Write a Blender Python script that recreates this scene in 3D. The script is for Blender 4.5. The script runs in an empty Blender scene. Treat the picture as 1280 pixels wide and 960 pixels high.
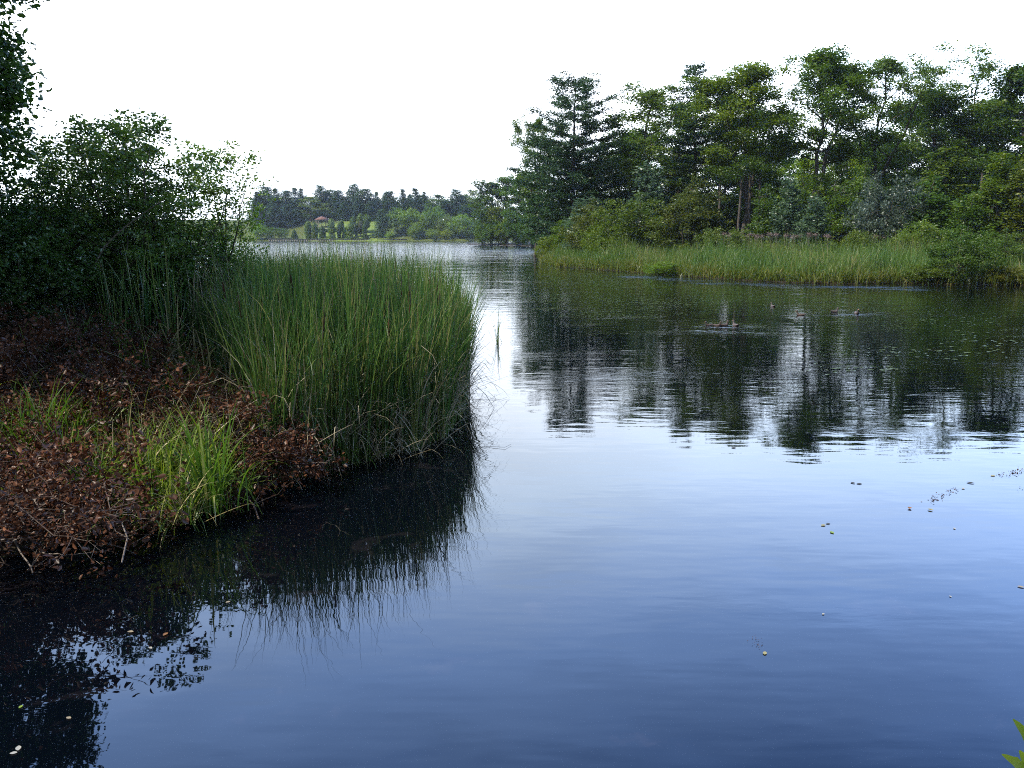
import bpy, math, random
import numpy as np
from mathutils import Vector

# ---------------------------------------------------------------- camera, sky, sun
sc = bpy.context.scene
C = sc.collection
R = math.radians
CAM_H, FPX, PITCH = 2.8, 1004.0, R(10.5)
cd = bpy.data.cameras.new('camera')
cam = bpy.data.objects.new('camera', cd); C.objects.link(cam)
cam.location = (0, 0, CAM_H); cam.rotation_euler = (R(90) - PITCH, 0, 0)
cd.sensor_width = 36; cd.lens = FPX / 1280 * 36
cd.clip_start = 0.05; cd.clip_end = 6000
sc.camera = cam

SUN_EL, SUN_AZ = R(52), R(-108)          # azimuth from +Y towards +X
w = bpy.data.worlds.new('World'); sc.world = w; w.use_nodes = True
nt = w.node_tree; N = nt.nodes; L = nt.links
for n in list(N): N.remove(n)
out = N.new('ShaderNodeOutputWorld'); bg = N.new('ShaderNodeBackground')
sky = N.new('ShaderNodeTexSky'); sky.sky_type = 'NISHITA'; sky.sun_disc = False
sky.sun_elevation = SUN_EL; sky.sun_rotation = SUN_AZ % (2 * math.pi)
sky.air_density = 1.0; sky.dust_density = 1.2; sky.ozone_density = 1.6
geo = N.new('ShaderNodeTexCoord'); sep = N.new('ShaderNodeSeparateXYZ')
L.new(geo.outputs['Generated'], sep.inputs[0])
# thin bright veil of cloud, thick near the horizon and thinning out overhead
mp = N.new('ShaderNodeMapping'); mp.inputs['Scale'].default_value = (1.6, 1.6, 5.0)
L.new(geo.outputs['Generated'], mp.inputs[0])
cn = N.new('ShaderNodeTexNoise'); cn.inputs['Scale'].default_value = 1.5; cn.inputs['Detail'].default_value = 6
L.new(mp.outputs[0], cn.inputs['Vector'])
ad = N.new('ShaderNodeMath'); ad.operation = 'MULTIPLY_ADD'
L.new(cn.outputs['Fac'], ad.inputs[0]); ad.inputs[1].default_value = -0.07
# the veil thins away from the sun's side (the sun stands to the left)
xm = N.new('ShaderNodeMath'); xm.operation = 'MAXIMUM'; L.new(sep.outputs['X'], xm.inputs[0]); xm.inputs[1].default_value = 0
xa = N.new('ShaderNodeMath'); xa.operation = 'MULTIPLY_ADD'; L.new(xm.outputs[0], xa.inputs[0]); xa.inputs[1].default_value = .28; L.new(sep.outputs['Z'], xa.inputs[2])
L.new(xa.outputs[0], ad.inputs[2])
mr = N.new('ShaderNodeMapRange'); mr.interpolation_type = 'SMOOTHSTEP'
mr.inputs['From Min'].default_value = 0.55; mr.inputs['From Max'].default_value = 0.85
mr.inputs['To Min'].default_value = 1.0; mr.inputs['To Max'].default_value = 0.0
L.new(ad.outputs[0], mr.inputs['Value'])
fy = N.new('ShaderNodeMapRange'); fy.interpolation_type = 'SMOOTHSTEP'      # veil limited to the lake side, shaped to weaken fill light from behind
fy.inputs['From Min'].default_value = -.35; fy.inputs['From Max'].default_value = .35; L.new(sep.outputs['Y'], fy.inputs['Value'])
fm = N.new('ShaderNodeMath'); fm.operation = 'MULTIPLY'; L.new(mr.outputs[0], fm.inputs[0]); L.new(fy.outputs[0], fm.inputs[1])
mx = N.new('ShaderNodeMixRGB'); L.new(fm.outputs[0], mx.inputs[0])
L.new(sky.outputs[0], mx.inputs[1]); 
vr = N.new('ShaderNodeValToRGB'); el_ = vr.color_ramp.elements; el_.new(.5); el_.new(.6)
for e_, (ps, c_) in zip(el_, [(.17, (.46, .50, .56)), (.295, (.50, .62, .80)), (.475, (.285, .475, .93)), (.66, (.075, .19, .55))]): e_.position = ps; e_.color = (*c_, 1)
L.new(ad.outputs[0], vr.inputs[0])
vm = N.new('ShaderNodeMixRGB'); vm.blend_type = 'MULTIPLY'; vm.inputs[0].default_value = 1; vm.inputs[2].default_value = (62, 62, 62, 1)
c2 = N.new('ShaderNodeTexNoise'); c2.inputs['Scale'].default_value = 2.6; c2.inputs['Detail'].default_value = 5; c2.inputs['Distortion'].default_value = .3
L.new(mp.outputs[0], c2.inputs['Vector'])
cm = N.new('ShaderNodeMapRange'); cm.interpolation_type = 'SMOOTHSTEP'; L.new(c2.outputs['Fac'], cm.inputs['Value'])
cm.inputs['From Min'].default_value = .36; cm.inputs['From Max'].default_value = .58; cm.inputs['To Min'].default_value = .95; cm.inputs['To Max'].default_value = 1.05
cx = N.new('ShaderNodeMixRGB'); cx.blend_type = 'MULTIPLY'; cx.inputs[0].default_value = 1
L.new(vr.outputs[0], cx.inputs[1]); L.new(cm.outputs[0], cx.inputs[2])
L.new(cx.outputs[0], vm.inputs[1]); L.new(vm.outputs[0], mx.inputs[2])
L.new(mx.outputs[0], bg.inputs[0]); bg.inputs[1].default_value = 0.09
L.new(bg.outputs[0], out.inputs[0])

sd = bpy.data.lights.new('sun', 'SUN'); sd.energy = 5.0; sd.angle = R(0.8); sd.color = (1.0, 0.95, 0.86)
sun = bpy.data.objects.new('sun', sd); C.objects.link(sun)
sdir = Vector((math.sin(SUN_AZ) * math.cos(SUN_EL), math.cos(SUN_AZ) * math.cos(SUN_EL), math.sin(SUN_EL)))
sun.rotation_euler = sdir.to_track_quat('Z', 'Y').to_euler()
vs = sc.view_settings
vs.view_transform = 'Standard'; vs.look = 'None'; vs.exposure = 0.25; vs.gamma = 1.0; vs.use_curve_mapping = False
cy = sc.cycles
cy.max_bounces = 7; cy.diffuse_bounces = 3; cy.glossy_bounces = 3; cy.transmission_bounces = 4
cy.transparent_max_bounces = 6; cy.volume_bounces = 0; cy.use_denoising = False; cy.use_adaptive_sampling = False; cy.sample_clamp_indirect = 8.0
cy.filter_width = 1.05; cy.caustics_reflective = False; cy.caustics_refractive = False

# ---------------------------------------------------------------- helpers
SP, CP = math.sin(PITCH), math.cos(PITCH)
def G(px, py, z=0.0):
    """pixel of the 1280x960 photograph -> point on the horizontal plane at height z"""
    u, v = px - 640, py - 480
    k = (CAM_H - z) / (FPX * SP + v * CP)
    return (u * k, (FPX * CP - v * SP) * k)
def XC(px, Y, z=0.0):
    return (px - 640) / FPX * (Y * CP + (CAM_H - z) * SP)
def ZC(py, Y):
    return CAM_H + Y * math.tan(math.atan((480 - py) / FPX) - PITCH)

def props(o, label=None, cat=None, group=None, kind=None):
    if label: o['label'] = label
    if cat: o['category'] = cat
    if group: o['group'] = group
    if kind: o['kind'] = kind
    return o

class MB:
    """collects vertices, quads and one float per vertex"""
    def __init__(s): s.V = []; s.F = []; s.A = []; s.n = 0
    def add(s, V, F, a=0.5):
        V = np.asarray(V, dtype=np.float64).reshape(-1, 3); F = np.asarray(F, dtype=np.int64).reshape(-1, 4)
        s.V.append(V); s.F.append(F + s.n); s.n += len(V)
        s.A.append(np.full(len(V), a) if np.isscalar(a) else np.asarray(a, dtype=np.float64))
    def mesh(s, name, mat, smooth=False):
        V = np.concatenate(s.V); F = np.concatenate(s.F); A = np.concatenate(s.A)
        me = bpy.data.meshes.new(name)
        me.vertices.add(len(V)); me.vertices.foreach_set('co', V.ravel().astype(np.float32))
        me.loops.add(F.size); me.loops.foreach_set('vertex_index', F.ravel().astype(np.int32))
        me.polygons.add(len(F)); me.polygons.foreach_set('loop_start', (np.arange(len(F)) * 4).astype(np.int32))
        at = me.attributes.new('var', 'FLOAT', 'POINT'); at.data.foreach_set('value', A.astype(np.float32))
        me.update(calc_edges=True)
        if smooth: me.polygons.foreach_set('use_smooth', np.ones(len(F), dtype=bool))
        if mat: me.materials.append(mat)
        return me
    def obj(s, name, mat, parent=None, smooth=False):
        o = bpy.data.objects.new(name, s.mesh(name, mat, smooth)); C.objects.link(o); o.parent = parent
        return o

def frames(P):
    T = np.gradient(P, axis=0); T /= np.linalg.norm(T, axis=1)[:, None] + 1e-9
    ref = np.where(np.abs(T[:, 2:3]) > 0.9, np.array([[1.0, 0, 0]]), np.array([[0, 0, 1.0]]))
    if abs(T[0, 2]) > 0.7: ref = np.tile(np.array([[1.0, 0.05, 0]]), (len(P), 1))
    else: ref = np.tile(np.array([[0.03, 0.02, 1.0]]), (len(P), 1))
    B = np.cross(T, ref); B /= np.linalg.norm(B, axis=1)[:, None] + 1e-9
    return T, B, np.cross(B, T)
def tube(mb, P, r, k=6, a=0.5):
    P = np.asarray(P, dtype=float); n = len(P); r = np.broadcast_to(np.asarray(r, dtype=float), (n,))
    T, B, Q = frames(P)
    th = np.arange(k) * 2 * np.pi / k
    V = P[:, None] + r[:, None, None] * (np.cos(th)[None, :, None] * B[:, None] + np.sin(th)[None, :, None] * Q[:, None])
    i = np.arange(n - 1)[:, None] * k; j = np.arange(k)[None]; j2 = (j + 1) % k
    F = np.stack([i + j, i + j2, i + k + j2, i + k + j], -1)
    mb.add(V, F, a)
def lathe(mb, prof, k=16, c=(0, 0, 0), a=0.5):
    prof = np.asarray(prof, dtype=float)
    th = np.arange(k) * 2 * np.pi / k
    V = np.stack([prof[:, 0:1] * np.cos(th) + c[0], prof[:, 0:1] * np.sin(th) + c[1], np.repeat(prof[:, 1:2], k, 1) + c[2]], -1)
    n = len(prof)
    i = np.arange(n - 1)[:, None] * k; j = np.arange(k)[None]; j2 = (j + 1) % k
    mb.add(V, np.stack([i + j, i + j2, i + k + j2, i + k + j], -1), a)
def box(mb, c, s, a=0.5):
    c = np.array(c, dtype=float); h = np.array(s, dtype=float) / 2
    V = np.array([[x, y, z] for x in (-1, 1) for y in (-1, 1) for z in (-1, 1)]) * h + c
    mb.add(V, [[0, 1, 3, 2], [4, 6, 7, 5], [0, 4, 5, 1], [2, 3, 7, 6], [0, 2, 6, 4], [1, 5, 7, 3]], a)

def unit(v): return v / (np.linalg.norm(v, axis=-1, keepdims=True) + 1e-9)
def leaves(mb, P, size, rng, up=0.5, aspect=0.55, a=0.5, droop=0.0, direc=None):
    """one diamond per point"""
    n = len(P)
    if n == 0: return
    d = rng.normal(size=(n, 3)) if direc is None else direc + rng.normal(size=(n, 3)) * 0.35
    d[:, 2] = d[:, 2] * 0.6 - droop; d = unit(d)
    nn = rng.normal(size=(n, 3)) * (1 - up); nn[:, 2] += up
    b = unit(np.cross(d, nn)); nn = np.cross(b, d)
    s = (size * rng.uniform(0.65, 1.3, n))[:, None]
    V = np.stack([P, P + d * s * 0.5 + b * s * aspect * .5 + nn * s * .07, P + d * s - nn * s * .05, P + d * s * .5 - b * s * aspect * .5 + nn * s * .07], 1)
    A = np.repeat(np.broadcast_to(np.asarray(a, dtype=float), (n,)), 4)
    mb.add(V, np.arange(4 * n).reshape(n, 4), A)
def leaves6(mb, P, size, rng, up=0.4, aspect=0.62, a=0.5, droop=0.25):
    """folded oval leaf of two quads, for things close to the camera"""
    n = len(P)
    d = rng.normal(size=(n, 3)); d[:, 2] = d[:, 2] * .6 - droop; d = unit(d)
    nn = rng.normal(size=(n, 3)) * (1 - up); nn[:, 2] += up
    b = unit(np.cross(d, nn)); nn = np.cross(b, d)
    s = (size * rng.uniform(0.6, 1.25, n))[:, None]; w_ = s * aspect * .5; f = s * .1
    V = np.stack([P, P + d * s * .3 + b * w_ + nn * f, P + d * s * .72 + b * w_ * .8 + nn * f, P + d * s,
                  P + d * s * .72 - b * w_ * .8 + nn * f, P + d * s * .3 - b * w_ + nn * f], 1)
    i = (np.arange(n) * 6)[:, None]
    F = np.concatenate([i + np.array([[0, 1, 2, 3]]), i + np.array([[0, 3, 4, 5]])])
    mb.add(V, F, np.repeat(np.broadcast_to(np.asarray(a, dtype=float), (n,)), 6))
def blades(mb, P, h, w_, rng, lean=0.12, curl=0.3, seg=6, a=None, hv=0.25, az=None):
    """ribbon leaves that taper to a tip; P are the feet"""
    n = len(P)
    H = h * (1 + rng.uniform(-hv, hv, n)); W = w_ * rng.uniform(.6, 1.3, n)
    th = rng.uniform(0, 2 * np.pi, n) if az is None else az + rng.normal(size=n) * .5
    le = np.abs(rng.normal(size=n)) * lean; cu = np.abs(rng.normal(size=n)) * curl
    dirx = np.stack([np.cos(th), np.sin(th), np.zeros(n)], 1)
    t = np.linspace(0, 1, seg + 1)
    ang = np.clip(le[:, None] + cu[:, None] * t[None] ** 2.2 * 2, 0, 2.6)
    st = H[:, None] / seg
    hx = np.cumsum(np.sin(ang) * st, 1) - (np.sin(ang) * st)[:, :1]
    hz = np.cumsum(np.cos(ang) * st, 1) - (np.cos(ang) * st)[:, :1]
    cpt = P[:, None] + dirx[:, None] * hx[..., None] + np.array([0, 0, 1.0])[None, None] * hz[..., None]
    ps = th + rng.uniform(0, np.pi, n)
    side = np.stack([np.cos(ps), np.sin(ps), np.zeros(n)], 1)
    tw = rng.uniform(-.8, .8, n)
    ps2 = ps[:, None] + tw[:, None] * t[None]
    side = np.stack([np.cos(ps2), np.sin(ps2), np.zeros_like(ps2)], -1)
    wd = W[:, None] * np.clip(1.15 * (1 - t[None] ** 2.5), .06, 1) * .5
    V = np.stack([cpt - side * wd[..., None], cpt + side * wd[..., None]], 2)
    m = (seg + 1) * 2
    base = (np.arange(n) * m)[:, None, None]; q = (np.arange(seg) * 2)[None, :, None]
    F = base + q + np.array([0, 1, 3, 2])[None, None]
    a = rng.uniform(0, 1, n) if a is None else np.broadcast_to(a, (n,))
    mb.add(V, F, np.repeat(a, m))

# ---------------------------------------------------------------- materials
def newmat(name):
    m = bpy.data.materials.new(name); m.use_nodes = True
    nt = m.node_tree
    for n in list(nt.nodes): nt.nodes.remove(n)
    return m, nt.nodes, nt.links
def ramp(N, cols, pos=None):
    r = N.new('ShaderNodeValToRGB'); e = r.color_ramp.elements
    pos = pos or [i / (len(cols) - 1) for i in range(len(cols))]
    while len(e) < len(cols): e.new(0.5)
    for i, c in enumerate(cols): e[i].position = pos[i]; e[i].color = (*c, 1)
    return r
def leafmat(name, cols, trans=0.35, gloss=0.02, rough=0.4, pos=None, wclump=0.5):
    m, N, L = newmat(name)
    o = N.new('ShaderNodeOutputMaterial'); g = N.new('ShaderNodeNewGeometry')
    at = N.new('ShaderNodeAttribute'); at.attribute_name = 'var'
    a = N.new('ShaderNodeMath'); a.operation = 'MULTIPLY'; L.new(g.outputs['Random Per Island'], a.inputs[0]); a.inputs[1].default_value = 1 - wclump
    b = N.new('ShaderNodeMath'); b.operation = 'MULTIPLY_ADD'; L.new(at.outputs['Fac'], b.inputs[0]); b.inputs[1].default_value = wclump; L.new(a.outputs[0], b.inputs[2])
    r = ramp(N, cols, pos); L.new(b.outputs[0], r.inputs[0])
    oi = N.new('ShaderNodeObjectInfo')
    mu = N.new('ShaderNodeMixRGB'); mu.blend_type = 'MULTIPLY'; mu.inputs[0].default_value = 1
    L.new(r.outputs[0], mu.inputs[1]); L.new(oi.outputs['Color'], mu.inputs[2])
    df = N.new('ShaderNodeBsdfDiffuse'); tr = N.new('ShaderNodeBsdfTranslucent'); gl = N.new('ShaderNodeBsdfGlossy')
    hs = N.new('ShaderNodeHueSaturation'); hs.inputs['Value'].default_value = 1.25; hs.inputs['Saturation'].default_value = 1.1; hs.inputs['Hue'].default_value = .49
    L.new(mu.outputs[0], df.inputs[0]); L.new(mu.outputs[0], hs.inputs['Color']); L.new(hs.outputs[0], tr.inputs[0])
    gl.inputs['Roughness'].default_value = rough; gl.inputs[0].default_value = (1, 1, .95, 1)
    m1 = N.new('ShaderNodeMixShader'); m1.inputs[0].default_value = trans; L.new(df.outputs[0], m1.inputs[1]); L.new(tr.outputs[0], m1.inputs[2])
    m2 = N.new('ShaderNodeMixShader'); m2.inputs[0].default_value = gloss; L.new(m1.outputs[0], m2.inputs[1]); L.new(gl.outputs[0], m2.inputs[2])
    L.new(m2.outputs[0], o.inputs[0])
    return m
def barkmat(name, c1, c2, scale=8, rough=.9):
    m, N, L = newmat(name)
    o = N.new('ShaderNodeOutputMaterial'); p = N.new('ShaderNodeBsdfPrincipled'); p.inputs['Roughness'].default_value = rough
    p.inputs['Specular IOR Level'].default_value = .2
    tc = N.new('ShaderNodeTexCoord'); mp = N.new('ShaderNodeMapping'); mp.inputs['Scale'].default_value = (1, 1, .25)
    n = N.new('ShaderNodeTexNoise'); n.inputs['Scale'].default_value = scale; n.inputs['Detail'].default_value = 5
    L.new(tc.outputs['Object'], mp.inputs[0]); L.new(mp.outputs[0], n.inputs['Vector'])
    r = ramp(N, [c1, c2], [.35, .65]); L.new(n.outputs['Fac'], r.inputs[0]); L.new(r.outputs[0], p.inputs['Base Color'])
    bp = N.new('ShaderNodeBump'); bp.inputs['Strength'].default_value = .6; bp.inputs['Distance'].default_value = .02
    L.new(n.outputs['Fac'], bp.inputs['Height']); L.new(bp.outputs[0], p.inputs['Normal'])
    L.new(p.outputs[0], o.inputs[0])
    return m
M = {}
M['oak'] = leafmat('oak_leaf', [(.04, .075, .014), (.085, .135, .022), (.165, .205, .035)])
M['pine'] = leafmat('pine_needle', [(.022, .05, .024), (.04, .08, .03), (.07, .115, .036)], trans=.15)
M['far'] = leafmat('far_leaf', [(.045, .09, .017), (.085, .145, .026), (.14, .21, .038)])
M['spruce'] = leafmat('spruce_needle', [(.035, .072, .028), (.06, .11, .038), (.09, .15, .05)], trans=.15)
M['bush'] = leafmat('bush_leaf', [(.04, .08, .013), (.085, .135, .022), (.16, .205, .038)])
M['olive'] = leafmat('olive_leaf', [(.045, .06, .018), (.095, .10, .025), (.16, .13, .04)])
M['silver'] = leafmat('silver_leaf', [(.07, .10, .07), (.12, .16, .12), (.20, .25, .19)], gloss=.04)
M['alder'] = leafmat('alder_leaf', [(.03, .07, .016), (.07, .13, .026), (.14, .21, .05)], gloss=.04, rough=.35, trans=.35)
M['reed'] = leafmat('reed_leaf', [(.03, .075, .024), (.045, .115, .026), (.08, .165, .03), (.15, .21, .045), (.25, .225, .085), (.34, .25, .13)],
                    pos=[0, .28, .52, .72, .84, 1], trans=.25, wclump=.35)
M['reed_far'] = leafmat('far_reed_leaf', [(.04, .095, .02), (.08, .155, .028), (.14, .20, .04), (.24, .235, .075), (.28, .19, .09)], pos=[0, .35, .65, .88, 1], trans=.4)
M['grass'] = leafmat('grass_blade', [(.07, .14, .025), (.14, .22, .035), (.24, .29, .06), (.36, .32, .13)], pos=[0, .45, .8, 1], trans=.4)
M['straw'] = leafmat('straw_blade', [(.20, .16, .09), (.38, .32, .2), (.52, .46, .32)], trans=.2)
M['dead'] = leafmat('dead_leaf', [(.028, .014, .008), (.065, .030, .015), (.125, .056, .027), (.23, .12, .06)], pos=[0, .4, .8, 1], trans=.12, gloss=.02)
M['litter'] = leafmat('litter_leaf', [(.015, .009, .006), (.04, .02, .012), (.08, .05, .03)], trans=.05, gloss=.01)
M['weed'] = leafmat('weed_leaf', [(.09, .17, .04), (.16, .25, .06), (.24, .33, .10)], trans=.35)
M['lime'] = leafmat('lime_leaf', [(.07, .13, .02), (.13, .20, .03), (.20, .26, .045)], trans=.4)
M['pink'] = leafmat('pink_floret', [(.15, .09, .08), (.24, .16, .15), (.30, .24, .20)], trans=.2)
M['pad'] = leafmat('pad_leaf', [(.03, .05, .018), (.06, .085, .028), (.09, .11, .05)], trans=.0, gloss=.14, rough=.15)
M['bark'] = barkmat('bark', (.055, .045, .036), (.12, .10, .082))
M['bark_dark'] = barkmat('dark_bark', (.025, .02, .016), (.06, .048, .038))
M['twig'] = barkmat('twig_bark', (.13, .105, .085), (.28, .23, .185), 20)
M['brown_twig'] = barkmat('brown_twig_bark', (.05, .032, .024), (.14, .10, .075), 20)
M['stem'] = barkmat('stem_bark', (.07, .06, .045), (.14, .12, .09), 12)
M['headbrown'] = barkmat('seed_head_fuzz', (.045, .02, .010), (.085, .04, .02), 60)

# ---------------------------------------------------------------- terrain
def gp(L_): return [G(*p) for p in L_]
front_left = gp([(-30, 705), (60, 684), (150, 662), (235, 642), (300, 622), (380, 592), (440, 578), (500, 568), (548, 548), (572, 520), (582, 498)])
pen = gp([(675, 328), (700, 333.5), (760, 338), (850, 345), (950, 352), (1050, 355), (1120, 354), (1200, 356), (1285, 357)])
head_l = [(-15, 262), (-13.5, 240), (-9, 232), (0, 222), (6, 205), (8.5, 170), (6, 130), (3.5, 100)]
lake = ([(8, 1.75), (3, 1.6), (0, 1.5), (-3, 1.7), (-5.5, 2.4), (-6.8, 3.6), (-6.2, 5.0)] + front_left +
        [(-.98, 15.5), (-1.4, 18.5), (-5, 21.5), (-9, 24), (-15, 34), (-32, 60), (-70, 120), (-140, 250), (-190, 350), (-170, 384)] +
        [(-120, 388), (-60, 385), (-20, 386), (30, 392), (80, 380), (95, 330), (50, 300), (0, 285)] + head_l + pen +
        [(40, 43), (60, 38), (70, 25), (50, 9), (30, 3)])
lake = np.array(lake)
def sdist(x, y):
    """>0 on land, <0 in the lake"""
    x = np.asarray(x, dtype=float); y = np.asarray(y, dtype=float)
    d = np.full(x.shape, 1e9); ins = np.zeros(x.shape, dtype=bool)
    n = len(lake)
    for i in range(n):
        ax, ay = lake[i]; bx, by = lake[(i + 1) % n]
        ex, ey = bx - ax, by - ay
        t = np.clip(((x - ax) * ex + (y - ay) * ey) / (ex * ex + ey * ey), 0, 1)
        d = np.minimum(d, np.hypot(x - ax - t * ex, y - ay - t * ey))
        c = ((ay > y) != (by > y)) & (x < (bx - ax) * (y - ay) / (by - ay + 1e-12) + ax)
        ins ^= c
    return np.where(ins, -d, d)
def sm(a, b, x):
    t = np.clip((x - a) / (b - a), 0, 1); return t * t * (3 - 2 * t)
def height(x, y):
    x = np.asarray(x, dtype=float); y = np.asarray(y, dtype=float)
    d = sdist(x, y); D = np.maximum(d, 0)
    n = .5 + .25 * (np.sin(x * 1.3 + 2 * np.sin(y * .7)) + np.sin(y * 1.7 + 1.5 * np.sin(x * 1.1)))
    z = .10 * sm(0, .5, D) + np.minimum(.03 * D, .9) + .06 * n * sm(0, 1, D)
    left = (x < 1) & (y > 2.5) & (y < 60)
    z = np.where(left, .12 * sm(0, .3, D) + 1.15 * sm(.2, 6.5, D) + .12 * n * sm(.1, 1, D), z)
    near = sm(2.6, 1.9, y) * (np.abs(x) < 40)
    z = z * (1 - near) + near * np.minimum(D * 1.2, 1.15 + .05 * n)
    far = sm(340, 370, y)
    z = z * (1 - far) + far * (.9 * sm(0, 1.0, D) + 8.3 * sm(3, 42, D) + .02 * np.minimum(D, 300))
    w_ = np.maximum(-1.6, d * .45)
    return np.where(d > 0, z, w_)
def gz(x, y): return float(height(np.array([x]), np.array([y]))[0])

def polar(rings, naz, zfun):
    th = np.arange(naz) * 2 * np.pi / naz
    X = rings[:, None] * np.sin(th); Y = rings[:, None] * np.cos(th)
    Z = zfun(X, Y)
    V = np.stack([X, Y, Z], -1)
    n = len(rings); i = np.arange(n - 1)[:, None] * naz; j = np.arange(naz)[None]; j2 = (j + 1) % naz
    F = np.stack([i + j, i + j2, i + naz + j2, i + naz + j], -1)
    return V, F
rg = [0.02, .3, .6]; r_ = .9
while r_ < 1400:
    rg.append(r_); r_ += min(r_ * .03, 3.5 if 330 < r_ < 480 else 1e9)
rings = np.array(rg)

def groundmat():
    m, N, L = newmat('soil_and_turf')
    o = N.new('ShaderNodeOutputMaterial'); p = N.new('ShaderNodeBsdfPrincipled'); p.inputs['Roughness'].default_value = .95
    p.inputs['Specular IOR Level'].default_value = .15
    tc = N.new('ShaderNodeTexCoord')
    n1 = N.new('ShaderNodeTexNoise'); n1.inputs['Scale'].default_value = 1.5; n1.inputs['Detail'].default_value = 8
    n2 = N.new('ShaderNodeTexNoise'); n2.inputs['Scale'].default_value = 22; n2.inputs['Detail'].default_value = 6
    L.new(tc.outputs['Object'], n1.inputs['Vector']); L.new(tc.outputs['Object'], n2.inputs['Vector'])
    r1 = ramp(N, [(.018, .013, .009), (.04, .028, .018), (.05, .06, .022)], [.3, .52, .7]); L.new(n2.outputs['Fac'], r1.inputs[0])
    # turf on the far hillside (mown garden lawn)
    at = N.new('ShaderNodeAttribute'); at.attribute_name = 'var'
    r2 = ramp(N, [(.12, .18, .035), (.20, .26, .05)], [.35, .65]); L.new(n1.outputs['Fac'], r2.inputs[0])
    mx = N.new('ShaderNodeMixRGB'); L.new(at.outputs['Fac'], mx.inputs[0]); L.new(r1.outputs[0], mx.inputs[1]); L.new(r2.outputs[0], mx.inputs[2])
    L.new(mx.outputs[0], p.inputs['Base Color'])
    bp = N.new('ShaderNodeBump'); bp.inputs['Strength'].default_value = .8; bp.inputs['Distance'].default_value = .04
    L.new(n2.outputs['Fac'], bp.inputs['Height']); L.new(bp.outputs[0], p.inputs['Normal']); L.new(p.outputs[0], o.inputs[0])
    return m
V, F = polar(rings, 480, height)
lawn = .45 * sm(340, 360, V[..., 1]) + .55 * sm(372, 386, V[..., 1]) * sm(440, 415, V[..., 1]) * sm(-104, -92, V[..., 0]) * sm(-56, -62, V[..., 0])
mb = MB(); mb.add(V, F, lawn.ravel())
props(mb.obj('ground', groundmat(), smooth=True), kind='structure')

# ---------------------------------------------------------------- water
duck_px = [(893, 408), (905, 407.5), (920, 408), (966, 382), (1001, 394), (1043, 389), (1071, 391.5)]
def seg_d(x, y, a, b):
    ex, ey = b[0] - a[0], b[1] - a[1]
    t = np.clip(((x - a[0]) * ex + (y - a[1]) * ey) / (ex * ex + ey * ey), 0, 1)
    return np.hypot(x - a[0] - t * ex, y - a[1] - t * ey)
V, F = polar(rings[rings < 700], 480, lambda x, y: np.zeros_like(x))
x, y = V[..., 0], V[..., 1]
chop = .02 + .10 * sm(9, 20, y) + .12 * sm(20, 40, y) + .9 * sm(80, 150, y)
chop *= .35 + .65 * sm(-1.5, 1.5, x + .0 * y - .0) * 1.0 + .65 * sm(60, 100, y)
band = [G(800, 346.5), G(900, 353.5), G(1000, 358), G(1120, 359)]
bd = np.minimum.reduce([seg_d(x, y, band[i], band[i + 1]) for i in range(3)])
chop += 1.5 * np.exp(-(bd / 1.7) ** 2)
for p_ in duck_px:
    gx, gy = G(*p_); chop += .30 * np.exp(-(((x - gx) / 1.3) ** 2 + ((y - gy) / 1.1) ** 2))
mb = MB(); mb.add(V, F, np.clip(chop, 0, 3.2).ravel())
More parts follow.
